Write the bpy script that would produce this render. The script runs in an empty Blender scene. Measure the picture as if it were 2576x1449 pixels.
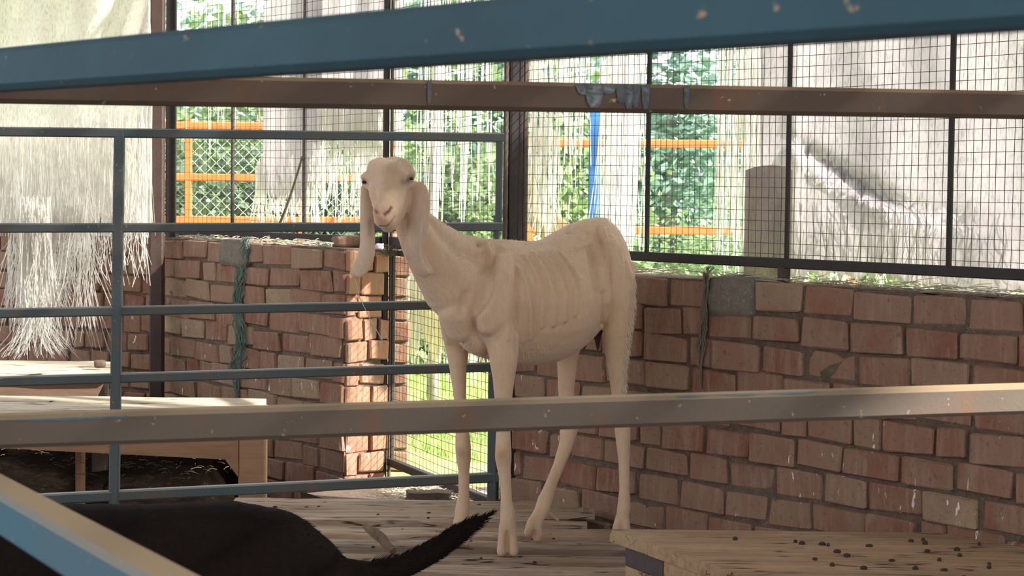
import bpy, bmesh, math, random
import numpy as np
from mathutils import Vector, Matrix, noise
from mathutils.bvhtree import BVHTree
random.seed(7); np.random.seed(7)
S = bpy.context.scene
COL = S.collection
# ------------------------------------------------------------------ camera, world, sun, exposure
FP = 5000.0; CX, CY = 1288.0, 724.5; H = 1.057
PIT = math.atan((CY-480)/FP); ROL = 0.012
Fw = Vector((0, math.cos(PIT), -math.sin(PIT))); U0 = Vector((0, math.sin(PIT), math.cos(PIT))); R0 = Vector((1, 0, 0))
Ri = math.cos(ROL)*R0+math.sin(ROL)*U0; Ui = -math.sin(ROL)*R0+math.cos(ROL)*U0
CAM = Vector((0, 0, H))
cd = bpy.data.cameras.new('camera'); cam = bpy.data.objects.new('camera', cd); COL.objects.link(cam)
cd.sensor_width = 36; cd.lens = FP/2576*36; cd.clip_start = .05; cd.clip_end = 400
M = Matrix((Ri, Ui, -Fw)).transposed().to_4x4(); M.translation = CAM; cam.matrix_world = M
cd.dof.use_dof = True; cd.dof.focus_distance = 6.1; cd.dof.aperture_fstop = 15
S.camera = cam
S.view_settings.view_transform = 'Standard'; S.view_settings.look = 'None'; S.view_settings.gamma = 1
S.view_settings.use_curve_mapping = False
S.view_settings.exposure = 1.8
W = bpy.data.worlds.new('world'); S.world = W; W.use_nodes = True
bg = W.node_tree.nodes['Background']; bg.inputs[0].default_value = (.92, .95, 1, 1); bg.inputs[1].default_value = .85
sd = bpy.data.lights.new('sun', 'SUN'); sd.energy = 4.2; sd.angle = .03; sd.color = (1, .95, .87)
sun = bpy.data.objects.new('sun', sd); COL.objects.link(sun)
sun.rotation_euler = Vector((-.75, .35, -.5)).to_track_quat('-Z', 'Y').to_euler()

def ray(px, py): return (Fw+Ri*((px-CX)/FP)-Ui*((py-CY)/FP))
def P(px, py, Y):                       # point of the sight line at world depth Y
    r = ray(px, py); return CAM+r*(Y/r.y)
# ------------------------------------------------------------------ helpers
def link(name, me, parent=None, mat=None):
    o = bpy.data.objects.new(name, me); COL.objects.link(o)
    if mat is not None and me is not None and not me.materials: me.materials.append(mat)
    if parent is not None: o.parent = parent
    return o
def tag(o, label=None, cat=None, group=None, kind=None):
    if label: o['label'] = label
    if cat: o['category'] = cat
    if group: o['group'] = group
    if kind: o['kind'] = kind
    return o
def empty(name, loc=(0, 0, 0), label=None, cat=None, group=None):
    o = bpy.data.objects.new(name, None); COL.objects.link(o); o.empty_display_size = .05
    o.location = loc; bpy.context.view_layer.update() if False else None
    return tag(o, label, cat, group)
class MB:
    def __init__(s): s.v = []; s.f = []
    def add(s, vs, fs):
        n = len(s.v); s.v += [tuple(v) for v in vs]; s.f += [tuple(i+n for i in f) for f in fs]; return s
    def tube(s, pts, r, n=6, caps=True):
        pts = [Vector(p) for p in pts]; m = len(pts)
        if not hasattr(r, '__len__'): r = [r]*m
        vs = []; ref = Vector((0, 0, 1))
        for i, p in enumerate(pts):
            t = (pts[min(i+1, m-1)]-pts[max(i-1, 0)]).normalized()
            a = ref if abs(t.dot(ref)) < .9 else Vector((1, 0, 0))
            x = t.cross(a).normalized(); y = x.cross(t)
            for k in range(n):
                w = 2*math.pi*(k+.5)/n; vs.append(p+x*math.cos(w)*r[i]+y*math.sin(w)*r[i])
        fs = [(i*n+k, i*n+(k+1) % n, (i+1)*n+(k+1) % n, (i+1)*n+k) for i in range(m-1) for k in range(n)]
        if caps: fs += [tuple(range(n))[::-1], tuple((m-1)*n+k for k in range(n))]
        return s.add(vs, fs)
    def beam(s, a, b, w, h, ch=.12, up=(0, 0, 1), seg=1, wob=0):
        a = Vector(a); b = Vector(b); t = (b-a).normalized(); u = Vector(up)
        if abs(t.dot(u)) > .95: u = Vector((.6, -.8, 0))
        x = t.cross(u).normalized(); y = x.cross(t).normalized(); c = min(w, h)*ch
        prof = [(w/2-c, h/2), (w/2, h/2-c), (w/2, -h/2+c), (w/2-c, -h/2), (-w/2+c, -h/2), (-w/2, -h/2+c), (-w/2, h/2-c), (-w/2+c, h/2)]
        vs = []
        for i in range(seg+1):
            q = a.lerp(b, i/seg)
            for (p, r) in prof:
                vs.append(q+x*(p+random.uniform(-wob, wob))+y*(r+random.uniform(-wob, wob)))
        fs = [(i*8+k, i*8+(k+1) % 8, (i+1)*8+(k+1) % 8, (i+1)*8+k) for i in range(seg) for k in range(8)]
        fs += [tuple(range(8))[::-1], tuple(seg*8+k for k in range(8))]
        return s.add(vs, fs)
    def sphere(s, c, r, n=10, rot=None):
        if not hasattr(r, '__len__'): r = (r, r, r)
        c = Vector(c); vs = [Vector((0, 0, r[2]))]; m = max(5, n//2+1)
        for i in range(1, m):
            th = math.pi*i/m
            for k in range(n):
                ph = 2*math.pi*k/n; vs.append(Vector((r[0]*math.sin(th)*math.cos(ph), r[1]*math.sin(th)*math.sin(ph), r[2]*math.cos(th))))
        vs.append(Vector((0, 0, -r[2])))
        if rot is not None: vs = [rot @ v for v in vs]
        vs = [v+c for v in vs]; fs = [(0, 1+k, 1+(k+1) % n) for k in range(n)]
        for i in range(m-2):
            for k in range(n):
                a = 1+i*n; fs.append((a+k, a+n+k, a+n+(k+1) % n, a+(k+1) % n))
        L = len(vs)-1; a = 1+(m-2)*n
        fs += [(L, a+(k+1) % n, a+k) for k in range(n)]
        return s.add(vs, fs)
    def strip(s, pts, w, side):          # thin ribbon, given side vectors
        n = len(pts); vs = []
        for i, p in enumerate(pts):
            ww = w[i] if hasattr(w, '__len__') else w
            vs += [Vector(p)-side*ww/2, Vector(p)+side*ww/2]
        return s.add(vs, [(2*i, 2*i+1, 2*i+3, 2*i+2) for i in range(n-1)])
    def mesh(s, name, smooth=False):
        me = bpy.data.meshes.new(name); me.from_pydata(s.v, [], s.f); me.update()
        if smooth: me.shade_smooth()
        return me
    def build(s, name, mat, parent=None, smooth=False):
        return link(name, s.mesh(name, smooth), parent, mat)
# ------------------------------------------------------------------ materials
def newmat(name):
    m = bpy.data.materials.new(name); m.use_nodes = True
    return m, m.node_tree.nodes, m.node_tree.links, m.node_tree.nodes['Principled BSDF']
def nd(N, t, **k):
    n = N.new(t)
    for a, b in k.items():
        if a.startswith('i_'): n.inputs[int(a[2:]) if a[2:].isdigit() else a[2:]].default_value = b
        else: setattr(n, a, b)
    return n
def ramp(N, stops, interp='LINEAR'):
    r = N.new('ShaderNodeValToRGB'); e = r.color_ramp.elements; r.color_ramp.interpolation = interp
    while len(e) < len(stops): e.new(.5)
    for x, (p, c) in zip(e, stops): x.position = p; x.color = (*c, 1) if len(c) == 3 else c
    return r
def coord(N, L, kind='Object', scale=(1, 1, 1)):
    t = N.new('ShaderNodeTexCoord'); m = N.new('ShaderNodeMapping'); m.inputs['Scale'].default_value = scale
    L.new(t.outputs[kind], m.inputs[0]); return m.outputs[0]
def worldco(N, L, scale=(1, 1, 1)):
    t = N.new('ShaderNodeNewGeometry'); m = N.new('ShaderNodeMapping'); m.inputs['Scale'].default_value = scale
    L.new(t.outputs['Position'], m.inputs[0]); return m.outputs[0]
def noi(N, L, co, scale, det=4, rough=.6):
    n = N.new('ShaderNodeTexNoise'); n.inputs['Scale'].default_value = scale; n.inputs['Detail'].default_value = det
    n.inputs['Roughness'].default_value = rough; L.new(co, n.inputs['Vector']); return n.outputs['Fac']
def mix(N, L, fac, a, b, mode='MIX'):
    m = N.new('ShaderNodeMix'); m.data_type = 'RGBA'; m.blend_type = mode
    for s, v in ((0, fac), (6, a), (7, b)):
        if isinstance(v, (int, float)): m.inputs[s].default_value = v
        elif isinstance(v, tuple): m.inputs[s].default_value = (*v, 1)
        else: L.new(v, m.inputs[s])
    return m.outputs[2]
def bump(N, L, B, h, st, dist=.01):
    b = N.new('ShaderNodeBump'); b.inputs['Strength'].default_value = st; b.inputs['Distance'].default_value = dist
    L.new(h, b.inputs['Height']); L.new(b.outputs[0], B.inputs['Normal'])
def mask(N, L, v, lo, hi):
    r = ramp(N, [(lo, (0, 0, 0)), (hi, (1, 1, 1))]); L.new(v, r.inputs[0]); return r.outputs[0]
def upmask(N, L, lo=.5, hi=.9):
    g = N.new('ShaderNodeNewGeometry'); s = N.new('ShaderNodeSeparateXYZ'); L.new(g.outputs['Normal'], s.inputs[0])
    return mask(N, L, s.outputs[2], lo, hi)

def mat_brick():
    m, N, L, B = newmat('brick'); co = worldco(N, L)
    oi = N.new('ShaderNodeObjectInfo')
    r = ramp(N, [(0, (.245, .095, .062)), (.25, (.28, .135, .085)), (.45, (.22, .078, .05)), (.6, (.30, .165, .105)), (.8, (.25, .115, .08)), (.95, (.33, .215, .135)), (1, (.40, .29, .18))])
    L.new(oi.outputs['Random'], r.inputs[0])
    n1 = noi(N, L, co, 9, 6, .65); c = mix(N, L, mask(N, L, n1, .38, .7), r.outputs[0], (.29, .185, .125))
    cs = worldco(N, L, (1, 1, .16)); n3 = noi(N, L, cs, 45, 3); c = mix(N, L, mask(N, L, n3, .5, .8), c, (.36, .24, .175))
    n2 = noi(N, L, co, 60, 5, .7); c = mix(N, L, mask(N, L, n2, .56, .74), c, (.14, .085, .06))
    # white splashes on the lower right part of the wall and beside the pole
    cw = worldco(N, L, (1, 1, .3)); n4 = noi(N, L, cw, 42, 3, .6); big = noi(N, L, co, 2.3, 1)
    g = N.new('ShaderNodeNewGeometry'); s = N.new('ShaderNodeSeparateXYZ'); L.new(g.outputs['Position'], s.inputs[0])
    mr = nd(N, 'ShaderNodeMapRange'); L.new(s.outputs[2], mr.inputs[0]); mr.inputs[1].default_value = .52; mr.inputs[2].default_value = .38
    mu = nd(N, 'ShaderNodeMath', operation='MULTIPLY'); L.new(mask(N, L, n4, .665, .69), mu.inputs[0]); L.new(mr.outputs[0], mu.inputs[1])
    mv = nd(N, 'ShaderNodeMath', operation='MULTIPLY'); L.new(mu.outputs[0], mv.inputs[0]); L.new(mask(N, L, big, .45, .5), mv.inputs[1])
    c = mix(N, L, mv.outputs[0], c, (.8, .76, .7))
    L.new(c, B.inputs['Base Color']); B.inputs['Roughness'].default_value = .95
    bump(N, L, B, noi(N, L, co, 70, 6, .7), .6, .006); return m
def mat_rough(name, c1, c2, sc=20, bs=.6, bd=.01, c3=None, rough=.95, space='w'):
    m, N, L, B = newmat(name); co = worldco(N, L) if space == 'w' else coord(N, L)
    c = mix(N, L, mask(N, L, noi(N, L, co, sc, 6, .65), .35, .65), c1, c2)
    if c3: c = mix(N, L, mask(N, L, noi(N, L, co, sc*3.1, 4), .58, .68), c, c3)
    L.new(c, B.inputs['Base Color']); B.inputs['Roughness'].default_value = rough
    bump(N, L, B, noi(N, L, co, sc*4, 6, .7), bs, bd); return m
def mat_wood(name, c1, c2, c3, along='X', crack=True, up=None):
    m, N, L, B = newmat(name)
    sc = {'X': (1.2, 14, 14), 'Y': (14, 1.2, 14), 'Z': (14, 14, 1.2)}[along]
    co = worldco(N, L, sc); n = noi(N, L, co, 3, 8, .65)
    c = mix(N, L, mask(N, L, n, .40, .66), c1, c2)
    n2 = noi(N, L, worldco(N, L), 3.5, 5, .6); c = mix(N, L, mask(N, L, n2, .45, .7), c, c3)
    oi = N.new('ShaderNodeObjectInfo'); hs = N.new('ShaderNodeHueSaturation')
    mr = nd(N, 'ShaderNodeMapRange'); L.new(oi.outputs['Random'], mr.inputs[0]); mr.inputs[3].default_value = .75; mr.inputs[4].default_value = 1.15
    L.new(mr.outputs[0], hs.inputs['Value']); L.new(c, hs.inputs['Color']); c = hs.outputs[0]
    if crack:
        k = mask(N, L, noi(N, L, worldco(N, L, tuple(x*1.0 for x in sc)), 1.7, 3, .5), .47, .485)
        k2 = mask(N, L, noi(N, L, worldco(N, L, tuple(x*1.0 for x in sc)), 1.7, 3, .5), .50, .515)
        d = nd(N, 'ShaderNodeMath', operation='SUBTRACT'); L.new(k, d.inputs[0]); L.new(k2, d.inputs[1])
        b = mask(N, L, noi(N, L, worldco(N, L), 6, 2), .47, .55)
        q = nd(N, 'ShaderNodeMath', operation='MULTIPLY'); L.new(d.outputs[0], q.inputs[0]); L.new(b, q.inputs[1])
        c = mix(N, L, q.outputs[0], c, (.06, .035, .02))
    L.new(c, B.inputs['Base Color']); B.inputs['Roughness'].default_value = .85
    bump(N, L, B, n, .5, .006); return m
def mat_paint(name, blue, dark, rust, rustlo, dust=(.42, .29, .16), dustamt=.9, sc=9):
    m, N, L, B = newmat(name); co = worldco(N, L)
    c = mix(N, L, mask(N, L, noi(N, L, co, sc*.8, 5), .35, .65), blue, dark)
    c = mix(N, L, mask(N, L, noi(N, L, worldco(N, L, (1, 1, .6)), sc*1.7, 6, .65), rustlo, rustlo+.12), c, rust)
    c = mix(N, L, mask(N, L, noi(N, L, co, sc*9, 3), .68, .74), c, (.35, .25, .15))
    u = upmask(N, L, .55, .9); q = nd(N, 'ShaderNodeMath', operation='MULTIPLY'); L.new(u, q.inputs[0]); q.inputs[1].default_value = dustamt
    c = mix(N, L, q.outputs[0], c, dust)
    L.new(c, B.inputs['Base Color']); B.inputs['Roughness'].default_value = .7; B.inputs['Specular IOR Level'].default_value = .25
    bump(N, L, B, noi(N, L, co, 120, 5), .25, .002); return m
def mat_cloth(name, c1, c2, tr=.55, weave=True):
    m, N, L, B = newmat(name); co = worldco(N, L)
    c = mix(N, L, mask(N, L, noi(N, L, co, 6, 5), .35, .7), c1, c2)
    if weave:
        w = noi(N, L, worldco(N, L, (1, 1, .25)), 160, 3); c = mix(N, L, mask(N, L, w, .5, .75), c, tuple(x*.75 for x in c2))
    L.new(c, B.inputs['Base Color']); B.inputs['Roughness'].default_value = .8
    t = N.new('ShaderNodeBsdfTranslucent'); L.new(c, t.inputs[0]); x = N.new('ShaderNodeMixShader'); x.inputs[0].default_value = tr
    o = N['Material Output']; L.new(B.outputs[0], x.inputs[1]); L.new(t.outputs[0], x.inputs[2]); L.new(x.outputs[0], o.inputs[0])
    bump(N, L, B, noi(N, L, co, 30, 6, .7), .5, .01); return m
def mat_leaf(name, c1, c2, c3, tr=.4):
    m, N, L, B = newmat(name); co = worldco(N, L)
    c = mix(N, L, mask(N, L, noi(N, L, co, 4, 4), .4, .6), c1, c2); c = mix(N, L, mask(N, L, noi(N, L, co, 30, 3), .5, .7), c, c3)
    L.new(c, B.inputs['Base Color']); B.inputs['Roughness'].default_value = .5
    t = N.new('ShaderNodeBsdfTranslucent'); L.new(c, t.inputs[0]); x = N.new('ShaderNodeMixShader'); x.inputs[0].default_value = tr
    o = N['Material Output']; L.new(B.outputs[0], x.inputs[1]); L.new(t.outputs[0], x.inputs[2]); L.new(x.outputs[0], o.inputs[0]); return m
def mat_fur(name, base, vert=True, noise_amt=.35, rough=.9, dark=(.5, .36, .24)):
    m, N, L, B = newmat(name); co = worldco(N, L)
    if vert:
        a = N.new('ShaderNodeAttribute'); a.attribute_name = 'tint'; c = a.outputs['Color']
    else: c = base
    n = noi(N, L, worldco(N, L, (1, 1, .35)), 90, 5, .7)
    q = nd(N, 'ShaderNodeMath', operation='MULTIPLY'); L.new(mask(N, L, n, .4, .75), q.inputs[0]); q.inputs[1].default_value = noise_amt
    c = mix(N, L, q.outputs[0], c, dark)
    n2 = noi(N, L, co, 7, 4); q2 = nd(N, 'ShaderNodeMath', operation='MULTIPLY'); L.new(mask(N, L, n2, .5, .75), q2.inputs[0]); q2.inputs[1].default_value = noise_amt*.8
    c = mix(N, L, q2.outputs[0], c, dark)
    L.new(c, B.inputs['Base Color']); B.inputs['Roughness'].default_value = rough
    B.inputs['Sheen Weight'].default_value = .25 if vert else .05; B.inputs['Sheen Roughness'].default_value = .5
    bump(N, L, B, noi(N, L, worldco(N, L, (1.6, 1.6, .5)), 260, 4, .7), .45, .004); return m
def mat_flat(name, c, rough=.7, metal=0):
    m, N, L, B = newmat(name); co = worldco(N, L)
    cc = mix(N, L, mask(N, L, noi(N, L, co, 25, 4), .4, .7), c, tuple(x*.75 for x in c))
    L.new(cc, B.inputs['Base Color']); B.inputs['Roughness'].default_value = rough; B.inputs['Metallic'].default_value = metal; return m
BR = mat_brick()
MORTAR = mat_rough('mortar', (.27, .19, .135), (.17, .115, .08), 24, .9, .02, (.30, .25, .20))
CONC = mat_rough('concrete', (.27, .23, .185), (.20, .17, .135), 30, .8, .01, (.36, .33, .28))
DIRT = mat_rough('dirt', (.06, .04, .027), (.03, .02, .013), 9, 1, .03, (.13, .095, .06))
GRASSG = mat_rough('grass_ground', (.30, .42, .10), (.42, .50, .18), 3, .6, .03, (.5, .5, .28))
WOOD_F = mat_wood('floor_wood', (.50, .39, .30), (.25, .165, .105), (.36, .24, .155), 'X')
WOOD_B = mat_wood('box_wood', (.48, .31, .18), (.33, .20, .11), (.52, .36, .22), 'X')
WOOD_L = mat_wood('bench_wood', (.47, .26, .14), (.34, .18, .095), (.40, .23, .13), 'X', False)
WOOD_P = mat_wood('pale_wood', (.62, .54, .42), (.42, .33, .22), (.55, .46, .36), 'X')
WOOD_D = mat_wood('dark_wood', (.12, .08, .06), (.08, .05, .04), (.16, .11, .08), 'X', False)
STRIP = mat_flat('dark_strip', (.085, .06, .065), .6)
BLUE = mat_paint('blue_paint', (.040, .098, .128), (.032, .075, .098), (.12, .085, .06), .66, sc=5, dust=(.10, .115, .12), dustamt=.6)
BLUE2 = mat_paint('bright_blue_paint', (.062, .165, .24), (.085, .16, .20), (.19, .15, .11), .64, sc=5, dust=(.50, .34, .19))
GATE = mat_paint('gate_paint', (.082, .110, .118), (.110, .112, .105), (.17, .105, .075), .57, sc=8, dust=(.42, .42, .40), dustamt=.85)
RUST = mat_paint('rusty_rail', (.070, .045, .030), (.092, .060, .040), (.105, .052, .028), .55, sc=6, dust=(.40, .27, .16))
RUST2 = mat_paint('dusty_rail', (.118, .092, .070), (.105, .076, .055), (.145, .078, .045), .56, sc=5, dust=(.46, .33, .20))
IRON = mat_flat('dark_iron', (.030, .022, .019), .7)
IRON2 = mat_flat('brown_iron', (.065, .038, .030), .7)
WIRE = mat_flat('wire', (.035, .032, .032), .6)
CLOTH_W = mat_cloth('white_sack', (.76, .72, .73), (.68, .64, .66), .6)
CLOTH_C = mat_cloth('cream_sack', (.92, .90, .84), (.84, .81, .75), .72)
CLOTH_G = mat_cloth('shadow_cloth', (.66, .60, .56), (.54, .48, .45), .6)
THREAD = mat_cloth('thread', (.82, .80, .75), (.66, .63, .57), .5, False)
TWG = mat_flat('green_twine', (.17, .25, .21), .9); TWB = mat_flat('jute_twine', (.20, .16, .12), .9)
TWD = mat_flat('dark_rope', (.16, .13, .10), .9)
STRAW = mat_flat('straw', (.62, .54, .40), .8)
ORANGE = mat_flat('orange_paint', (.75, .17, .045), .5)
BPIPE = mat_flat('blue_pipe', (.06, .22, .62), .4)
GALV = mat_flat('galvanised', (.55, .56, .52), .5)
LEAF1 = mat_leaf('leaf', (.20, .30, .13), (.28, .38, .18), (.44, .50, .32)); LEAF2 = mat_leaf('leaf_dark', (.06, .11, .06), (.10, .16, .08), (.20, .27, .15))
LEAF3 = mat_leaf('leaf_hazy', (.20, .32, .26), (.26, .38, .30), (.32, .44, .34))  # distance haze is mixed into the last leaf colour
GRASS = mat_leaf('grass', (.30, .46, .10), (.40, .52, .16), (.58, .60, .28))
BARK = mat_rough('bark', (.5, .44, .40), (.34, .28, .25), 30, .8, .01)
DUNG = mat_flat('dung', (.055, .035, .022), .9)
ROOF = mat_flat('roof_sheet', (.30, .27, .24), .8)
# ------------------------------------------------------------------ structure: walls
def XY(px, d): return Vector(((px-CX)/FP*d, d))
WB0 = XY(-260, 9.95); WB1 = XY(405, 9.12)          # back wall, left of the round post
WL0 = WB1.copy(); WL1 = XY(868, 7.80)              # left wall up to the doorway
nL = (WL1-WL0).normalized(); nLp = Vector((-nL.y, nL.x)); WLE = WL1+nLp*.20
WR0 = XY(1296, 6.78); WR1 = WR0+(XY(2450, 5.28)-WR0)*1.45
uR = (WR1-WR0).normalized(); uRp = Vector((-uR.y, uR.x))
if nLp.y < 0: nLp = -nLp; WLE = WL1+nLp*.20
if uRp.y < 0: uRp = -uRp
PITCH = .089
def brick_variant(k):
    rs = random.Random(k*13+5); bm = bmesh.new(); bmesh.ops.create_cube(bm, size=1)
    for v in bm.verts:
        v.co.x *= 1; v.co += Vector((rs.uniform(-.025, .025), rs.uniform(-.05, .05), rs.uniform(-.075, .075)))
    bmesh.ops.bevel(bm, geom=list(bm.edges), offset=.055, segments=1, profile=.6, affect='EDGES', clamp_overlap=True)
    for v in bm.verts: v.co += Vector((rs.uniform(-.008, .008), rs.uniform(-.02, .02), rs.uniform(-.018, .018)))
    me = bpy.data.meshes.new('brick'); bm.to_mesh(me); bm.free(); me.materials.append(BR); return me
BVAR = [brick_variant(k) for k in range(14)]
BR2 = BR.copy(); BR2.name = 'sunlit_red_brick'  # redder, brighter copy: sunlight put into the end-face brick colour
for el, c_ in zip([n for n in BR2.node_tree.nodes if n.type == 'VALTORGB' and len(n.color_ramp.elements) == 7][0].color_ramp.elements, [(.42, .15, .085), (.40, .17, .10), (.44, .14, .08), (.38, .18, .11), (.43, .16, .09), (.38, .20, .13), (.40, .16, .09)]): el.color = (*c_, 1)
def lay(parent, A, B, ztop, rows, Lb, nrm, seed, bmat=None, half=False, skip=None, inset=0, ext0=.0):
    """bricks of one wall face: A->B seen from inside; nrm points outwards (away from the room)"""
    rs = random.Random(seed); d = (B-A); Ltot = d.length; u = d/Ltot; ang = math.atan2(u.y, u.x)
    for r in range(rows):
        z = ztop-PITCH*(r+.5); x = -rs.uniform(.25, .75)*Lb if r % 2 else -rs.uniform(0, .15)*Lb
        if half: x = 0 if r % 2 else -Lb*.5
        while x < Ltot-.02:
            w = Lb*rs.choice([1, 1, 1, 1, .92, 1.05, .55])*rs.uniform(.96, 1.04)
            if half: w = Lb
            x0 = max(x, 0); x1 = min(x+w, Ltot); x += w
            if x1-x0 < .035: continue
            if skip and skip(r, (x0+x1)/2): continue
            ln = x1-x0-rs.uniform(.006, .015); hh = PITCH-rs.uniform(.005, .014); dp = .10
            proud = rs.uniform(-.004, .010)
            c = A+u*((x0+x1)/2)+nrm*(dp/2-.006-proud)
            o = bpy.data.objects.new('brick', rs.choice(BVAR)); COL.objects.link(o); o.parent = parent
            if bmat: o.material_slots[0].link = 'OBJECT'; o.material_slots[0].material = bmat
            o.location = (c.x, c.y, z+rs.uniform(-.004, .004)); o.scale = (ln, dp, hh)
            o.rotation_euler = (rs.uniform(-.012, .012), rs.uniform(-.022, .022), ang+rs.uniform(-.015, .015)+(math.pi if rs.random() < .5 else 0))
def slab(name, A, B, nrm, z0, z1, th, inset=.002):
    mb = MB(); nx = max(2, int((B-A).length/.05)); nz = int((z1-z0)/.04); vs = []
    for j in range(nz+1):
        for i in range(nx+1):
            p = A.lerp(B, i/nx)+nrm*(inset+.006*noise.noise(Vector((i*.9, j*.9, A.x*7)))); zz = z0+(z1-z0)*j/nz
            if j == nz: zz += .008*noise.noise(Vector((i*.5, 3, 1)))
            vs.append((p.x, p.y, zz))
    fs = [(j*(nx+1)+i, j*(nx+1)+i+1, (j+1)*(nx+1)+i+1, (j+1)*(nx+1)+i) for j in range(nz) for i in range(nx)]
    mb.add(vs, fs); n = len(mb.v)
    a = A+nrm*inset; b = B+nrm*inset; a2 = A+nrm*th; b2 = B+nrm*th
    mb.add([(a.x, a.y, z0), (b.x, b.y, z0), (b2.x, b2.y, z0), (a2.x, a2.y, z0), (a.x, a.y, z1), (b.x, b.y, z1), (b2.x, b2.y, z1), (a2.x, a2.y, z1)],
           [(3, 2, 1, 0), (4, 5, 6, 7), (1, 2, 6, 5), (2, 3, 7, 6), (3, 0, 4, 7)])
    o = mb.build(name, MORTAR); o['kind'] = 'structure'; return o
FLZ = -.35
nB = Vector((-(WB1-WB0).y, (WB1-WB0).x)).normalized(); nB = nB if nB.y > 0 else -nB
wb = slab('wall_back', WB0, WB1, nB, FLZ, .825, .2)
lay(wb, WB0, WB1, .825, 13, .128, nB, 3)
wl = slab('wall_left', WL0, WL1-nL*.012, nLp, FLZ, .822, .19)
lay(wl, WL0+nL*.02, WL1, .822, 13, .242, nLp, 11)
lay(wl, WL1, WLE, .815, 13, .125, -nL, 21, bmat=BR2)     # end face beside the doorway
wr = slab('wall_right', WR0+uR*.012, WR1, uRp, FLZ, .792, .2)
lay(wr, WR0, WR1, .792, 12, .192, uRp, 8, skip=lambda r, x: r == 0 and .96 < x < 1.12)
# concrete patches bedded in the top courses
def lump(name, c, size, ang, mat, parent, seed=0, sub=3, jit=.12):
    bm = bmesh.new(); bmesh.ops.create_cube(bm, size=1); bmesh.ops.subdivide_edges(bm, edges=list(bm.edges), cuts=sub, use_grid_fill=True)
    for v in bm.verts:
        r = v.co.normalized()*.62; v.co = v.co.lerp(r, .3); v.co *= 1+jit*noise.noise(v.co*3+Vector((seed, 0, 0)))
    me = bpy.data.meshes.new(name); bm.to_mesh(me); bm.free(); me.shade_smooth()
    o = link(name, me, parent, mat); o.location = c; o.scale = size; o.rotation_euler = (0, 0, ang); return o
angR = math.atan2(uR.y, uR.x); angL = math.atan2(nL.y, nL.x)
c = WR0+uR*1.04+uRp*.045
lump('mortar_patch', (c.x, c.y, .745), (.19, .13, .12), angR, CONC, wr, 1)
c = WL0+nL*.73+nLp*.04
lump('mortar_patch', (c.x, c.y, .775), (.25, .13, .12), angL, CONC, wl, 2)
# floor inside and ground outside
def poly(name, pts, z, mat):
    mb = MB(); mb.add([(p[0], p[1], z) for p in pts], [tuple(range(len(pts)))]); return tag(mb.build(name, mat), kind='structure')
# inside floor, gently uneven
mb = MB(); nx, ny = 90, 110; vs = []
for j in range(ny+1):
    for i in range(nx+1):
        x = -3.6+7*i/nx; y = -3+14*j/ny
        vs.append((x, y, FLZ+.03*noise.noise(Vector((x*2, y*2, 0)))+.02*noise.noise(Vector((x*9, y*9, 4)))))
mb.add(vs, [(j*(nx+1)+i, j*(nx+1)+i+1, (j+1)*(nx+1)+i+1, (j+1)*(nx+1)+i) for j in range(ny) for i in range(nx)])
fl = mb.build('floor', DIRT, smooth=True); tag(fl, kind='structure')
th = .19
outline = [WB0+nB*th, WB1+nB*th, WLE, WR0+uRp*.02, WR1+uRp*th]
mb = MB(); pts = [(p.x, p.y) for p in outline]
o1 = pts+[(3.4, 3.0), (40, 3.0), (60, 90), (-60, 90), (-40, 10.0)]
mb.add([(x, y, -.1) for x, y in o1]+[(x, y, -.5) for x, y in pts], [tuple(range(len(o1)))]+[(i, i+1, len(o1)+i+1, len(o1)+i) for i in range(4)])
tag(mb.build('ground', GRASSG), kind='structure')
# unseen roof over the pen, near edge cut back to let high light in
mb = MB(); zr = 2.75
for i in range(0, 60):
    x0 = -4+i*.125
    tt = (x0-WR0.x)/uR.x; ye = (WR0+uR*tt).y+.3 if x0 > -.05 else ((WL0+nL*((x0-WL0.x)/nL.x)).y+.3 if x0 > WL0.x else (WB0+(WB1-WB0)*((x0-WB0.x)/(WB1-WB0).x)).y+.3)
    ye = max(ye, 1.0); mb.beam((x0, -1.0, zr+.02*(i % 2)), (x0, ye, zr-.25+.02*(i % 2)), .126, .02, .1)
tag(mb.build('ceiling', ROOF), kind='structure')
# unseen walls added beside and behind the viewer to block sun and low light
def plainwall(name, a, b, z1):
    a = Vector(a); b = Vector(b); mb = MB(); mb.beam((a.x, a.y, (FLZ+z1)/2), (b.x, b.y, (FLZ+z1)/2), .2, z1-FLZ, .02)
    o = mb.build(name, MORTAR); o['kind'] = 'structure'
WR2 = WR1+uR*3.2
plainwall('blocker_wall_near', WR1+uRp*.1+uR*.02, WR2+uRp*.1, 2.5)
plainwall('blocker_wall_rear', (-4.3, -3.0), (WR2.x+.1, -3.0), 1.5)
plainwall('blocker_wall_far', (-4.3, -2.9), (-4.3, 9.8), 1.2)
# ------------------------------------------------------------------ posts
def post(name, x, y, z0, z1, w, d, ang, mat, label, cat='post'):
    e = empty(name, (x, y, z0), label, cat); u = (math.cos(ang), math.sin(ang), 0)
    return e
def up_beam(mb, x, y, z0, z1, w, d, ux):
    # vertical beam with w along ux
    n = Vector((-ux.y, ux.x)); vs = []; c = .006
    prof = [(w/2-c, d/2), (w/2, d/2-c), (w/2, -d/2+c), (w/2-c, -d/2), (-w/2+c, -d/2), (-w/2, -d/2+c), (-w/2, d/2-c), (-w/2+c, d/2)]
    for z in (z0, z1):
        for a, b in prof: q = Vector((x, y))+ux*a+n*b; vs.append((q.x, q.y, z))
    fs = [(k, (k+1) % 8, 8+(k+1) % 8, 8+k) for k in range(8)]+[tuple(range(8))[::-1], tuple(range(8, 16))]
    mb.add(vs, fs); return mb
E1 = Vector((1, 0))
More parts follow.
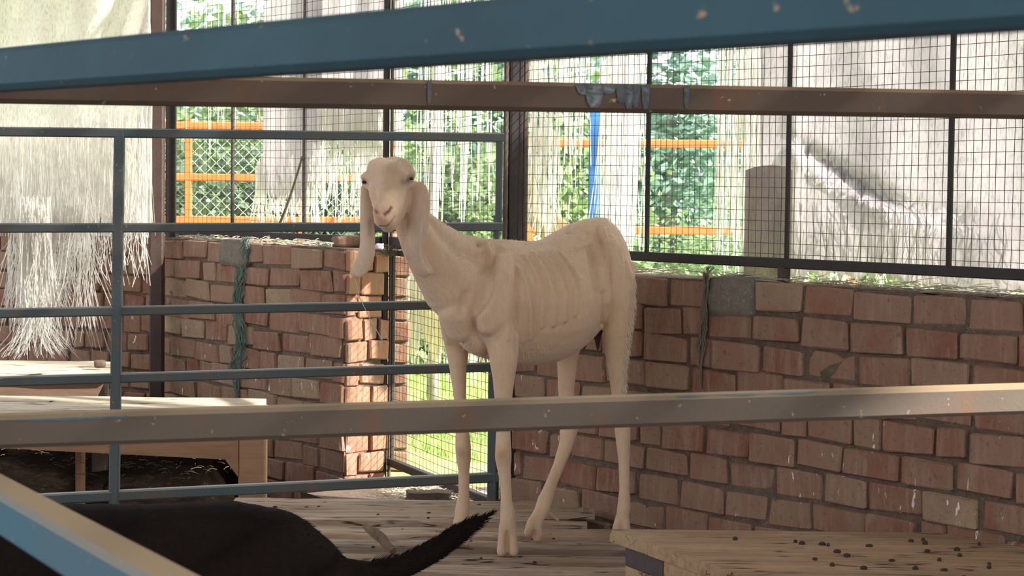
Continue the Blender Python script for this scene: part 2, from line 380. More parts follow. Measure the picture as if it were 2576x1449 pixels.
# doorway post (big, dark), middle post, left post
pM = XY(1290, 6.86)
e = empty('steel_post', (pM.x, pM.y, -.35), 'thick dark steel column behind the white goat, between doorway and right brick wall', 'post')
def loc(mb, e): mb.v = [tuple(Vector(v)-Vector(e.location)) for v in mb.v]; return mb
loc(up_beam(MB(), pM.x+.006, pM.y, -.35, 2.5, .055, .06, E1), e).build('channel', IRON, e)
loc(MB().tube([(pM.x+.037, pM.y-.02, -.35), (pM.x+.037, pM.y-.02, 2.5)], .011, 10), e).build('round_bar', IRON2, e, True)
loc(up_beam(MB(), pM.x-.030, pM.y-.005, -.35, 2.5, .016, .07, E1), e).build('flat_bar', IRON2, e)
pD = XY(973, 7.93)
e = empty('steel_post', (pD.x, pD.y, -.35), 'narrow dark steel post at the brick jamb, behind the goat head', 'post')
loc(up_beam(MB(), pD.x-.008, pD.y, -.35, 2.5, .024, .04, E1), e).build('flat_bar', IRON, e)
loc(up_beam(MB(), pD.x+.015, pD.y-.004, -.35, 2.5, .012, .04, E1), e).build('angle_bar', IRON2, e)
pL = XY(401, 8.93)
e = empty('steel_post', (pL.x, pL.y, -.35), 'brown steel post at the far corner between left brick wall and torn cream sheet', 'post')
loc(up_beam(MB(), pL.x-.012, pL.y, -.1, 2.5, .06, .06, E1), e).build('round_bar', IRON2, e)
loc(up_beam(MB(), pL.x+.040, pL.y+.05, .83, 2.5, .045, .04, E1), e).build('angle_bar', IRON, e)
# ------------------------------------------------------------------ wire mesh screens
def screen(name, A, B, z0, z1, dx, dz, mull, rails, label, topz=None, frame=.034, wr_=.0011, extra=None, foot=None):
    e = empty(name, (A.x, A.y, z0), label, 'mesh screen'); d = B-A; Lt = d.length; u = d/Lt; n = Vector((-u.y, u.x))
    mb = MB(); rs = random.Random(int(Lt*1000))
    k = 0; x = dx*.5
    while x < Lt:
        pts = []; ph = rs.uniform(0, 6)
        for j in range(9):
            z = z0+(z1-z0)*j/8; q = A+u*(x+.0022*math.sin(z*3+ph)+rs.uniform(-.0012, .0012)); pts.append((q.x, q.y, z))
        mb.tube(pts, wr_, 4, False); x += dx*rs.uniform(.93, 1.07)
    z = z0+dz*.5
    while z < z1:
        pts = []; ph = rs.uniform(0, 6)
        for j in range(9):
            q = A.lerp(B, j/8); pts.append((q.x, q.y, z+.004*math.sin(j*.9+ph*.3)+rs.uniform(-.001, .001)))
        mb.tube(pts, wr_, 4, False); z += dz
    w = loc(mb, e).build('wire_mesh', WIRE, e); w['kind'] = 'stuff'
    for zz, hh in rails:
        m2 = MB().beam((A.x, A.y, zz), (B.x, B.y, zz), .03, hh, .1); loc(m2, e).build('frame_rail', IRON, e)
    for s in mull:
        q = A+u*s[0]; loc(up_beam(MB(), q.x, q.y, s[2] if len(s) > 2 else z0, z1, s[1], .02, u), e).build('mullion', IRON, e)
    return e, u, n
offR = uRp*.06
def along(A, u, px):     # distance along line A + t*u where it crosses the sight line of px
    k = (px-CX)/FP; return (k*A.y-A.x)/(u.x-k*u.y)
A = WR0+offR; B = WR1+offR
A = A+uR*along(A, uR, 1318)
s1 = [along(A, uR, q) for q in (1626, 1978, 2386)]
screen('mesh_screen', A, B, .865, 2.35, .0262, .0325, [(s1[0], .011), (s1[1], .013), (s1[2], .015)], [(.852, .030), (2.35, .03)],
       'wide square wire mesh screen above the right brick wall')[0]
q = A+uR*along(A, uR, 1972)
mbx = up_beam(MB(), q.x, q.y, .785, .84, .035, .03, uR)
sc = [o for o in bpy.data.objects if o.name == 'mesh_screen'][0]
loc(mbx, sc).build('foot', IRON2, sc)
A = WL0+nLp*.09; A = A+nL*along(A, nL, 424); B = Vector((pD.x-.02, pD.y+.02))
uu = (B-A).normalized()
screen('mesh_screen', A, B, .865, 2.35, .040, .034, [(along(A, uu, 583), .012), (along(A, uu, 763), .014)], [(.850, .032), (2.35, .03)],
       'wire mesh screen above the left brick wall, beside the brown corner post')
A = Vector((pD.x+.02, pD.y)); B = Vector((pM.x-.045, pM.y+.02))
screen('mesh_screen', A, B, .865, 2.35, .040, .034, [], [(.845, .045), (2.35, .03)],
       'narrow wire mesh screen over the doorway, between the two dark posts')
e, u, n = screen('mesh_door', A, B, -.02, .80, .040, .032, [(.012, .02), ((B-A).length-.012, .02)], [(-.035, .03), (.805, .02)],
       'low wire mesh door closing the doorway behind the front legs of the goat')
e['category'] = 'door'
# ------------------------------------------------------------------ blue swing gate
g0 = P(305, 340, 6.35); gx = lambda px: 6.35+(px-305)*(6.72-6.35)/935
ge = empty('pen_gate', (P(290, 1270, 6.35).x, 6.35, 0), 'blue-grey painted tubular pen gate with five horizontal rails, left of the goat', 'gate')
def G(px, py): return P(px, py, gx(px))
def gbeam(a, b, w=.031, name='rail', mat=GATE): return loc(MB().beam(a, b, w, w, .14, seg=6), ge).build(name, mat, ge)
gbeam(G(-420, 326), G(1266, 346), .030)
gbeam(G(-420, 575), G(1262, 570), .030)
gbeam(G(-420, 796), G(1252, 764), .030)
gbeam(G(-420, 972), G(1240, 923), .031)
gbeam(G(-420, 1281), G(1250, 1200), .034)
def gup(a, b, w): return loc(MB().beam(a, b, w, w, .14, up=(0, -1, 0)), ge).build('upright', GATE, ge)
gup(G(304, 330)+Vector((0, -.02, 0)), G(290, 1282)+Vector((0, -.02, 0)), .032)
gup(G(1257, 336), G(1254, 578), .024); gup(G(1240, 915), G(1237, 1266), .032); gup(G(1249, 580), G(1241, 915), .02)
gup(G(-415, 320), G(-430, 1300), .032)
# ------------------------------------------------------------------ foreground rails
def FW_rail(parent, p, q, th, mat, name='rail', seg=12, wob=0):
    return loc(MB().beam(p, q, th, th, .13, seg=seg), parent).build(name, mat, parent)
def lineext(a, b, t0, t1): return a+(b-a)*t0, a+(b-a)*t1
# B + C : brown rails, one panel
b0 = P(0, 221, 3.18); b1 = P(2576, 265, 3.62); c0 = P(0, 1083, 3.02); c1 = P(2576, 1002, 3.42)
pf = empty('pen_railing', (b0.x-.3, 3.1, FLZ), 'rusty brown foreground railing of two long square tubes crossing the whole view', 'railing')
p, q = lineext(b0, b1, -.25, 1.2); FW_rail(pf, p, q, .049, RUST, 'top_rail')
p2, q2 = lineext(c0, c1, -.25, 1.2); FW_rail(pf, p2, q2, .050, RUST2, 'lower_rail')
for a, b in ((p, p2), (q, q2)):
    loc(MB().beam((a.x, (a.y+b.y)/2, FLZ), (a.x, (a.y+b.y)/2, a.z+.03), .05, .05, up=(0, 1, 0)), pf).build('post', RUST, pf)
# drips of pale blue paint on the brown rail
DRIPM = mat_flat('drip_paint', (.15, .165, .17), .6); u = (b1-b0).normalized()
def on_rail(px, py, off=.0275):
    t = (px/2576); yy = 1/((1-t)/b0.y+t/b1.y); base = Vector((0, yy, 0)); pp = P(px, py, base.y); return Vector((pp.x, base.y-off, pp.z))
rs = random.Random(3)
def drip(px, w0, y0, y1):
    ys = np.linspace(y0, y1, 6); L_ = []; R_ = []
    for i, y in enumerate(ys):
        w = w0*(1-.45*i/5) if i < 5 else w0*.3
        L_.append(on_rail(px-w/2-i*1.5*.2, y)); R_.append(on_rail(px+w/2+i*.2, y))
    vs = L_+R_; n_ = len(vs); vs = vs+[v+Vector((0, .001, 0)) for v in vs]
    d_ = MB().add(vs, [(i, i+1, 7+i, 6+i) for i in range(5)]+[(5, 4, 3, 2, 1, 0, 6, 7, 8, 9, 10, 11)[::-1]]); loc(d_, pf).build('paint_drip', DRIPM, pf)
for (px, w, y0, y1) in [(1470, 50, 213, 240), (1494, 52, 214, 273), (1530, 40, 214, 238), (1562, 30, 214, 262), (1580, 26, 215, 276), (1598, 22, 215, 272), (1622, 22, 215, 276), (1724, 14, 218, 274), (1082, 11, 205, 262)]:
    drip(px, w, y0, y1)
def on_low(px, py, off=.0272):
    t = (px/2576); yy = 1/((1-t)/c0.y+t/c1.y); pp = P(px, py, yy); return Vector((pp.x, yy-off, pp.z))
BLUEP = mat_flat('old_blue_paint', (.06, .13, .17), .7)
for (pa, pb, ya, yb_, h0, h1) in ((40, 190, 1051, 1046, 2, 7), (190, 330, 1046, 1041, 6, 3), (1700, 2050, 992, 981, 2, 3)):
    top = [on_low(pa+(pb-pa)*i/8, ya+(yb_-ya)*i/8) for i in range(9)]; bot = [on_low(pa+(pb-pa)*i/8, ya+(yb_-ya)*i/8+h0+(h1-h0)*i/8+2*math.sin(i*2.1)) for i in range(9)]
    d_ = MB().add(top+bot, [(i, i+1, 10+i, 9+i) for i in range(8)]); loc(d_, pf).build('paint_patch', BLUEP, pf)
# A : blue rail across the top
a0 = P(0, 178, 2.43); a1 = P(2576, -26, 1.27)
fa = empty('blue_rail', (a0.x-.2, 2.6, FLZ), 'teal blue square tube rail slanting across the top of the view', 'railing')
p, q = lineext(a0, a1, -.25, 1.3); FW_rail(fa, p, q, .050, BLUE, 'top_rail')
for a in (p, q): loc(MB().beam((a.x, a.y, FLZ), (a.x, a.y, a.z), .05, .05, up=(0, 1, 0)), fa).build('post', BLUE, fa)
# D : bright blue rail in the lower left corner
d0 = P(0, 1282, 2.34); d1 = P(300, 1388, 1.86)
fd = empty('blue_rail', (d0.x, 2.4, FLZ), 'bright blue square tube rail with dusty tan top crossing the lower left corner', 'railing')
p, q = lineext(d0, d1, -.55, 3.0); q.z = min(q.z, .72)
p.z = (d0.z); FW_rail(fd, p, q, .050, BLUE2, 'top_rail')
for a in (p, q): loc(MB().beam((a.x, a.y, FLZ), (a.x, a.y, a.z), .05, .05, up=(0, 1, 0)), fd).build('post', BLUE2, fd)
# ------------------------------------------------------------------ wooden plank floor
pfl = empty('plank_floor', (0, 5.8, FLZ), 'weathered plank floor under the white goat', 'floor')
def wallx(y): return WR0.x+uR.x*((y-WR0.y)/uR.y)-.01
def plank(par, x0, x1, y0, y1, zt, th, mat, name='plank', seg=10, skew=0, ax='x'):
    mb = MB(); vs = []; rs = random.Random(int((y0+x0)*997)); c = .004
    for i in range(seg+1):
        t = i/seg; x = x0+(x1-x0)*t; yy0 = y0+skew*t+rs.uniform(-.004, .004); yy1 = y1+skew*t+rs.uniform(-.004, .004); dz = rs.uniform(-.0015, .0015)
        vs += [(x, yy0+c, zt+dz), (x, yy0, zt-c+dz), (x, yy0, zt-th), (x, yy1, zt-th), (x, yy1, zt-c+dz), (x, yy1-c, zt+dz)]
    if ax == 'y': vs = [(a[1], a[0], a[2]) for a in vs]
    fs = [(i*6+k, (i+1)*6+k, (i+1)*6+(k+1) % 6, i*6+(k+1) % 6) for i in range(seg) for k in range(6)]
    if ax == 'y': fs = [f[::-1] for f in fs]
    fs += [tuple(range(6))[::-1], tuple(seg*6+k for k in range(6))]
    mb.add(vs, fs); return loc(mb, par).build(name, mat, par)
ys = [(6.46, 6.655, .014, 0), (6.24, 6.452, .010, .01), (6.09, 6.222, -.006, .01), (5.985, 6.074, -.018, .0), (5.905, 5.972, -.010, .012), (5.80, 5.890, -.030, -.008), (5.70, 5.786, -.011, .012), (5.61, 5.686, -.036, -.008), (5.475, 5.595, -.006, .02), (5.375, 5.458, -.032, 0), (5.255, 5.36, -.008, 0), (5.12, 5.24, -.024, 0), (4.98, 5.11, -.012, 0)]
for (y0, y1, z, sk) in ys:
    plank(pfl, -.93+random.uniform(-.05, .05), wallx(y1+max(sk, 0))-.012, y0, y1, z, .026, WOOD_F, skew=sk)
for x in (-.86, -.3, .1):
    plank(pfl, 4.95, 6.6, x, x+.06, -.042, .08, WOOD_D, 'joist', ax='y')
for x, y in ((-.83, 5.0), (-.27, 5.0), (-.83, 6.5), (.12, 5.0), (-.27, 6.5), (.12, 6.5)):
    loc(up_beam(MB(), x, y, FLZ-.02, -.12, .07, .07, E1), pfl).build('leg', WOOD_D, pfl)
# extra plank lying along the wall behind the goat
e = empty('loose_plank', (.1, 6.3, 0), 'dark-edged loose plank lying against the right brick wall behind the goat', 'plank')
plank(e, .10, wallx(6.42)-.02, 6.29, 6.40, .035, .022, WOOD_F)
# box platform on the right
bx = empty('wooden_platform', (.6, 5.0, 0), 'low tan wooden box platform with boarded top at the lower right', 'platform')
zb = .152; zt = zb
def boxplank(pts, th, zt, mat, name):   # pts: 4 corners (x,y) ccw
    mb = MB(); n = len(pts); c = .004
    vs = [(x, y, zt) for x, y in pts]+[(x, y, zt-th) for x, y in pts]
    mb.add(vs, [tuple(range(n)), tuple(range(n, 2*n))[::-1]]+[(i, n+i, n+(i+1) % n, (i+1) % n) for i in range(n)])
    return loc(mb, bx).build(name, mat, bx)
l0 = P(1543, 1343, 5.29); l1 = P(1852, 1452, 4.70)
def edge(y): t = (y-l0.y)/(l1.y-l0.y); return l0.x+(l1.x-l0.x)*t
cuts = [5.31, 5.11, 4.93, 4.75, 4.56, 4.36]
for a, b in zip(cuts[:-1], cuts[1:]):
    boxplank([(edge(b), b+.003), (wallx(b)-.03, b+.003), (wallx(a)-.03, a-.003), (edge(a), a-.003)], .034, zt, WOOD_B, 'top_board')
ins = .022
def side(y0, y1, z0, z1, mat, name, th=.02):
    a = Vector((edge(y0)+ins, y0, 0)); b = Vector((edge(y1)+ins, y1, 0))
    loc(MB().beam((a.x, a.y, (z0+z1)/2), (b.x, b.y, (z0+z1)/2), th, z1-z0, .05), bx).build(name, mat, bx)
side(5.25, 5.06, .066, .116, STRIP, 'dark_strip')
side(5.25, 5.06, .0, .064, WOOD_B, 'side_board'); side(5.055, 4.38, .0, .116, WOOD_B, 'side_board')
loc(MB().beam((edge(5.27)+.03, 5.27, .058), (wallx(5.27)-.05, 5.27, .058), .02, .116, .05), bx).build('back_board', WOOD_B, bx)
# ------------------------------------------------------------------ benches on the left
bn = empty('wooden_bench', (-1.2, 7.2, FLZ), 'long wooden bench with deep tan front board and thick leg, left of the plank floor', 'bench')
def BP(px, py, Y): return P(px, py, Y)
zt = .235
for k, (y0, y1) in enumerate([(7.03, 7.2), (7.21, 7.36), (7.37, 7.5), (7.51, 7.7)]):
    plank(bn, -2.55, -.86-.03*k, y0, y1, zt+(.004 if k % 2 else 0), .025, WOOD_P, 'top_board', seg=8)
# apron with a chamfered corner into the leg, drawn in its own vertical plane
yA = 7.0
def slabpoly(pts, y, th, mat, name, par):
    n = len(pts); mb = MB(); mb.add([(x, y, z) for x, z in pts]+[(x, y+th, z) for x, z in pts], [tuple(range(n))[::-1], tuple(range(n, 2*n))]+[(i, (i+1) % n, n+(i+1) % n, n+i) for i in range(n)])
    return loc(mb, par).build(name, mat, par)
def xz(px, py, Y): q = P(px, py, Y); return (q.x, q.z)
ap = [xz(-420, 1102, yA), xz(560, 1154, yA), xz(598, 1196, yA), xz(598, 1240, yA), xz(604, 1240, yA)]
x1 = xz(668, 1150, yA)[0]
ap = [xz(-420, 1106, yA), xz(566, 1156, yA), xz(599, 1200, yA), (xz(599, 1200, yA)[0], FLZ), (x1, FLZ), (x1, zt-.026), (xz(-420, 1106, yA)[0], zt-.026)]
slabpoly(ap[:3]+[(xz(599, 1200, yA)[0], zt-.03), (ap[0][0], zt-.03)], yA, .03, WOOD_L, 'front_board', bn)
xl = xz(599, 1200, yA)[0]
loc(up_beam(MB(), (xl+x1)/2, yA+.03, FLZ-.02, zt-.026, x1-xl, .06, E1), bn).build('leg', WOOD_L, bn)
xq = xz(195, 1200, 7.55)[0]
loc(up_beam(MB(), xq, 7.6, FLZ-.02, zt-.026, .03, .05, E1), bn).build('leg', WOOD_L, bn)
loc(up_beam(MB(), -2.5, 7.6, FLZ-.02, zt-.026, .06, .06, E1), bn).build('leg', WOOD_L, bn)
b2 = empty('feed_box', (-2.0, 8.2, FLZ), 'brown plank box with a pale dusty top, behind the bench under the torn sheet', 'box')
plank(b2, -2.75, -1.62, 7.96, 8.2, .305, .03, WOOD_P, 'top_board'); plank(b2, -2.75, -1.66, 8.21, 8.42, .312, .03, WOOD_P, 'top_board')
slabpoly([(-2.75, .15), (-1.68, .19), (-1.64, .272), (-2.75, .272)], 7.985, .03, mat_wood('fascia', (.22, .13, .08), (.15, .085, .055), (.2, .12, .08), 'X', False), 'front_board', b2)
for x in (-2.6, -1.72): loc(up_beam(MB(), x, 8.3, FLZ-.02, .276, .06, .06, E1), b2).build('leg', WOOD_D, b2)
DKD = mat_rough('near_black', (.016, .010, .006), (.008, .005, .003), 12, 1, .03, (.035, .023, .014)); DKD.node_tree.nodes['Principled BSDF'].inputs['Specular IOR Level'].default_value = .03
mb = MB(); nx, ny = 60, 40; vs = []
for j in range(ny+1):
    for i in range(nx+1):
        x = -3.0+2.02*i/nx; y1 = 9.6 if x < -1.62 else 9.25-1.36*(x+1.62); y = 7.05+(y1-.02-7.05)*j/ny; t = j/ny
        z = FLZ-.03+(.33*min(1, t*1.5))*min(1, (-.96-x)/.25)+.035*noise.noise(Vector((x*5, y*5, 2)))+.015*noise.noise(Vector((x*17, y*17, 1)))
        vs.append((x, y, z))
mb.add(vs, [(j*(nx+1)+i, j*(nx+1)+i+1, (j+1)*(nx+1)+i+1, (j+1)*(nx+1)+i) for j in range(ny) for i in range(nx)])
tag(mb.build('dark_mound', DKD, None, True), 'dark mound under the bench at the left', 'mound', kind='stuff')  # near-black raised ground under and behind the bench
# ------------------------------------------------------------------ the white goat
def remesh_obj(mb, name, vox, smooth_it):
    me = mb.mesh('tmp'); o = bpy.data.objects.new('tmp', me); COL.objects.link(o)
    r = o.modifiers.new('r', 'REMESH'); r.mode = 'VOXEL'; r.voxel_size = vox
    s = o.modifiers.new('s', 'SMOOTH'); s.factor = .5; s.iterations = smooth_it
    dg = bpy.context.evaluated_depsgraph_get(); ev = o.evaluated_get(dg); m2 = bpy.data.meshes.new_from_object(ev)
    bpy.data.objects.remove(o); m2.name = name; m2.materials.clear(); return m2
def chain(mb, nodes, n=14):
    """nodes: (px,py,Y,r_px[,ry]) -> overlapping balls"""
    pr = [(P(a[0], a[1], a[2]), a[3]*a[2]/FP) for a in nodes]
    for (p, r), (q, s) in zip(pr[:-1], pr[1:]):
        d = (q-p).length; k = max(2, int(d/(min(r, s)*.33)))
        for i in range(k+1):
            t = i/k; mb.sphere(p.lerp(q, t), r+(s-r)*t, n)
    return mb
UB = Vector((.747, .665, 0)); VB = Vector((.665, -.747, 0))      # body axis towards the rump; towards the near side
def YB(px): return 5.82+(px-1180)*.00105
def loft(mb, secs, n=28):
    rings = []
    for (px, ty, by, w, k, yo) in secs:
        Y = YB(px)+yo; T = P(px, ty, Y); Bt = P(px, by, Y); c = (T+Bt)/2; h = (T.z-Bt.z)/2; ring = []
        for i in range(n):
            a = 2*math.pi*i/n; s_, c_ = math.sin(a), math.cos(a)
            f = 1-k*max(0, c_)**1.3+.10*max(0, -c_)*(1-abs(c_))
            ring.append(Vector((c.x, c.y, c.z+h*c_))+VB*(w*s_*f))
        rings.append(ring)
    vs = [v for r in rings for v in r]; m = len(rings)
    fs = [(i*n+k, i*n+(k+1) % n, (i+1)*n+(k+1) % n, (i+1)*n+k) for i in range(m-1) for k in range(n)]+[tuple(range(n))[::-1], tuple((m-1)*n+k for k in range(n))]
    return mb.add(vs, fs)
def catmull(secs, k=4):
    out = []; m = len(secs)
    for i in range(m-1):
        p0, p1, p2, p3 = (np.array(secs[max(0, min(m-1, j))]) for j in (i-1, i, i+1, i+2))
        for j in range(k):
            t = j/k; out.append(tuple(.5*((2*p1)+(-p0+p2)*t+(2*p0-5*p1+4*p2-p3)*t*t+(-p0+3*p1-3*p2+p3)*t**3)))
    out.append(tuple(secs[-1])); return out
body = MB()
secs = [(1158, 745, 850, .035, .2, 0), (1172, 690, 872, .075, .3, 0), (1196, 640, 893, .098, .42, 0), (1232, 604, 905, .112, .5, 0), (1275, 602, 913, .125, .5, 0), (1320, 606, 919, .142, .42, 0),
        (1362, 602, 918, .152, .38, 0), (1402, 580, 906, .152, .42, 0), (1440, 560, 884, .138, .45, 0), (1478, 549, 850, .118, .42, 0), (1512, 547, 815, .10, .35, 0), (1540, 566, 780, .085, .3, 0), (1562, 610, 740, .05, .2, 0)]
loft(body, catmull(secs))
# neck
chain(body, [(1012, 500, 5.66, 34), (1030, 560, 5.69, 40), (1062, 625, 5.72, 50), (1100, 680, 5.76, 62), (1140, 720, 5.80, 80), (1185, 750, 5.84, 92)], 18)
chain(body, [(1040, 540, 5.72, 30), (1090, 590, 5.76, 38), (1150, 625, 5.82, 40), (1215, 640, 5.87, 40)], 16)
chain(body, [(1150, 780, 5.78, 50), (1160, 820, 5.80, 42)], 16)
# shoulder blade + near fore leg
chain(body, [(1262, 640, 5.87, 24), (1258, 700, 5.83, 42), (1240, 780, 5.80, 55), (1235, 800, 5.79, 52)], 16)
chain(body, [(1235, 790, 5.80, 50), (1262, 850, 5.80, 46), (1267, 905, 5.79, 37), (1267, 950, 5.79, 29), (1266, 1005, 5.785, 23), (1266, 1085, 5.78, 19), (1266, 1120, 5.775, 21), (1266, 1150, 5.775, 22), (1268, 1180, 5.78, 18), (1272, 1215, 5.78, 15), (1274, 1262, 5.78, 15.5), (1278, 1300, 5.78, 21), (1277, 1330, 5.775, 21)])
for dx in (-1, 1): chain(body, [(1277+dx*8, 1325, 5.775, 15), (1277+dx*13, 1362, 5.765, 13), (1277+dx*15, 1388, 5.76, 13.5)])
# far fore leg
chain(body, [(1160, 800, 5.92, 45), (1150, 860, 5.94, 34), (1152, 920, 5.94, 23), (1157, 1000, 5.94, 16.5), (1163, 1085, 5.93, 18), (1165, 1125, 5.925, 21), (1166, 1150, 5.925, 20), (1167, 1185, 5.93, 15), (1167, 1240, 5.93, 14.5), (1163, 1285, 5.93, 20), (1161, 1312, 5.925, 19)])
for dx in (-1, 1): chain(body, [(1160+dx*7, 1312, 5.925, 14), (1160+dx*11, 1342, 5.915, 12), (1160+dx*12, 1362, 5.915, 13)])
chain(body, [(1125, 800, 5.9, 22), (1135, 850, 5.92, 22)], 14)
# near hind leg
chain(body, [(1535, 640, 6.08, 40), (1552, 700, 6.07, 44), (1557, 760, 6.07, 42), (1553, 830, 6.07, 37), (1551, 880, 6.08, 31), (1552, 930, 6.09, 24), (1556, 985, 6.10, 19), (1562, 1040, 6.115, 18), (1566, 1080, 6.12, 21), (1568, 1115, 6.115, 19), (1570, 1160, 6.11, 15), (1571, 1230, 6.10, 14), (1570, 1275, 6.09, 18), (1566, 1300, 6.085, 17)])
for dx in (-1, 1): chain(body, [(1566+dx*6, 1300, 6.085, 12), (1564+dx*11, 1322, 6.07, 11.5), (1563+dx*13, 1338, 6.065, 12)])
chain(body, [(1582, 672, 6.12, 16), (1572, 720, 6.09, 26)], 14)
# far hind leg
chain(body, [(1455, 740, 6.2, 45), (1440, 820, 6.19, 38), (1427, 900, 6.19, 27), (1424, 980, 6.2, 21), (1428, 1040, 6.21, 20), (1431, 1080, 6.215, 23), (1424, 1120, 6.2, 19), (1406, 1170, 6.16, 15.5), (1386, 1220, 6.12, 15.5), (1371, 1260, 6.09, 20), (1362, 1288, 6.07, 20)])
chain(body, [(1362, 1285, 6.07, 15), (1350, 1325, 6.05, 13), (1353, 1350, 6.04, 15)]); chain(body, [(1355, 1290, 6.07, 14), (1336, 1315, 6.045, 12), (1329, 1340, 6.035, 12)])
chain(body, [(1375, 1290, 6.09, 8), (1392, 1300, 6.12, 6), (1403, 1307, 6.13, 5)])
chain(body, [(1450, 1062, 6.23, 9), (1440, 1085, 6.22, 14)])
# hip and pin bones
chain(body, [(1512, 585, 6.08, 11), (1525, 612, 6.07, 9)], 12); chain(body, [(1480, 566, 6.14, 14), (1520, 560, 6.18, 14)])
# head
hd = [(1000, 452, 5.645, 40), (985, 442, 5.60, 47), (975, 455, 5.555, 53), (975, 482, 5.535, 48), (976, 508, 5.51, 41), (972, 532, 5.49, 33), (968, 548, 5.478, 29)]
chain(body, hd, 20)
chain(body, [(995, 490, 5.60, 40), (990, 530, 5.56, 32), (980, 558, 5.52, 24), (975, 566, 5.495, 20)], 16)
chain(body, [(948, 424, 5.58, 26), (960, 418, 5.585, 24)], 14); chain(body, [(1022, 430, 5.60, 21), (1010, 440, 5.59, 26)], 14); chain(body, [(1006, 424, 5.60, 28), (994, 418, 5.59, 26)], 14)
chain(body, [(928, 448, 5.555, 20), (922, 462, 5.555, 14)], 12); chain(body, [(1022, 446, 5.565, 22), (1020, 462, 5.56, 18)], 12)
chain(body, [(955, 534, 5.468, 19), (976, 532, 5.468, 18)], 12)
# ears: drooping, slightly cupped straps
def ear(mb, pts, th=.0048):
    rows = []; n = 7
    for (lx, ly, rx, ry, Y, cup) in catmull(pts, 4):
        a = P(lx, ly, Y); b = P(rx, ry, Y+.0); row = []
        for k in range(n):
            t = k/(n-1); q = a.lerp(b, t)+Vector((0, -cup*(1-(2*t-1)**2), 0)); row.append(q)
        rows.append(row)
    m = len(rows); vs = [q+Vector((0, -th, 0)) for r in rows for q in r]+[q+Vector((0, th, 0)) for r in rows for q in r]; K = m*n
    fs = []
    for i in range(m-1):
        for k in range(n-1):
            fs.append((i*n+k, i*n+k+1, (i+1)*n+k+1, (i+1)*n+k)); fs.append((K+i*n+k, K+(i+1)*n+k, K+(i+1)*n+k+1, K+i*n+k+1))
        fs.append((i*n, (i+1)*n, K+(i+1)*n, K+i*n)); fs.append((i*n+n-1, K+i*n+n-1, K+(i+1)*n+n-1, (i+1)*n+n-1))
    fs.append(tuple(range(n))+tuple(K+k for k in reversed(range(n)))); b0_ = (m-1)*n
    fs.append(tuple(b0_+k for k in reversed(range(n)))+tuple(K+b0_+k for k in range(n)))
    mb.add(vs, fs)
    for side in (0, n-1):
        pts_ = [r[side] for r in rows]; mb.tube(pts_, th*1.15, 8)
ear(body, [(1022, 470, 1055, 458, 5.60, .006), (1034, 500, 1074, 480, 5.59, .010), (1027, 550, 1076, 540, 5.585, .012), (1022, 600, 1073, 590, 5.59, .012), (1022, 640, 1064, 630, 5.60, .010), (1034, 668, 1070, 652, 5.61, .008), (1055, 690, 1084, 676, 5.62, .005), (1074, 697, 1091, 688, 5.63, .002)])
ear(body, [(912, 468, 926, 465, 5.60, .003), (909, 500, 930, 500, 5.60, .006), (909, 560, 938, 555, 5.595, .008), (909, 610, 940, 612, 5.59, .010), (903, 640, 938, 650, 5.585, .008), (892, 668, 924, 680, 5.58, .006), (881, 690, 900, 700, 5.575, .002)])
chain(body, [(1020, 462, 5.60, 20), (1040, 466, 5.60, 12)], 12); chain(body, [(930, 462, 5.60, 16), (918, 468, 5.60, 9)], 12)
gm = remesh_obj(body, 'body', .0042, 7)
nv = len(gm.vertices); Vv = np.zeros(nv*3); gm.vertices.foreach_get('co', Vv); Vv = Vv.reshape(-1, 3)
Nn = np.zeros(nv*3); gm.vertex_normals.foreach_get('vector', Nn); Nn = Nn.reshape(-1, 3)
tint = np.tile(np.array([.71, .50, .335]), (nv, 1))
bvh = BVHTree.FromPolygons([Vector(v) for v in Vv], [tuple(p.vertices) for p in gm.polygons])
def hit(px, py):
    r = ray(px, py).normalized(); h = bvh.ray_cast(CAM, r); return h[0]
def samples(pl, step=4):
    out = []
    if len(pl) == 1: pl = pl+pl
    for a, b in zip(pl[:-1], pl[1:]):
        k = max(1, int(math.dist(a, b)/step))
        for i in range(k+1):
            h = hit(a[0]+(b[0]-a[0])*i/k, a[1]+(b[1]-a[1])*i/k)
            if h is not None: out.append(h)
    if not out: return out
    med = np.median([p.y for p in out]); return [p for p in out if abs(p.y-med) < .16]
disp = np.zeros((nv, 3))
def wgt(pl, rpx):
    sm = samples(pl)
    if not sm: return None
    A_ = np.array([tuple(p) for p in sm]); best = np.full(nv, 1e9); r = rpx*5.85/FP
    lo = A_.min(0)-3*r; hi = A_.max(0)+3*r; idx = np.where(np.all((Vv > lo) & (Vv < hi), 1))[0]
    if len(idx) == 0: return None
    for p in A_: best[idx] = np.minimum(best[idx], ((Vv[idx]-p)**2).sum(1))
    w = np.zeros(nv); w[idx] = np.exp(-best[idx]/(r*r)); return w
def push(pl, r, d):
    w = wgt(pl, r)
    if w is not None: disp[:] += Nn*(w*d)[:, None]
def paint(pl, r, c, s=1):
    w = wgt(pl, r)
    if w is not None: w = np.clip(w*s, 0, 1)[:, None]; tint[:] = tint*(1-w)+np.array(c)*w
# ribs on the near flank
ribs = [[(1318, 645), (1345, 690), (1362, 750), (1362, 820)], [(1342, 638), (1374, 690), (1392, 750), (1392, 815)], [(1368, 636), (1402, 690), (1420, 745), (1420, 805)],
        [(1392, 634), (1428, 682), (1446, 735), (1446, 790)], [(1300, 665), (1322, 720), (1334, 780), (1334, 850)]]
for rb in ribs: push(rb, 6.5, .0062)
for rb in ribs: push([(x+13, y+3) for x, y in rb], 6, -.0035)
for rb in ([(1414, 640), (1440, 668), (1456, 700)],): push(rb, 6, .004)
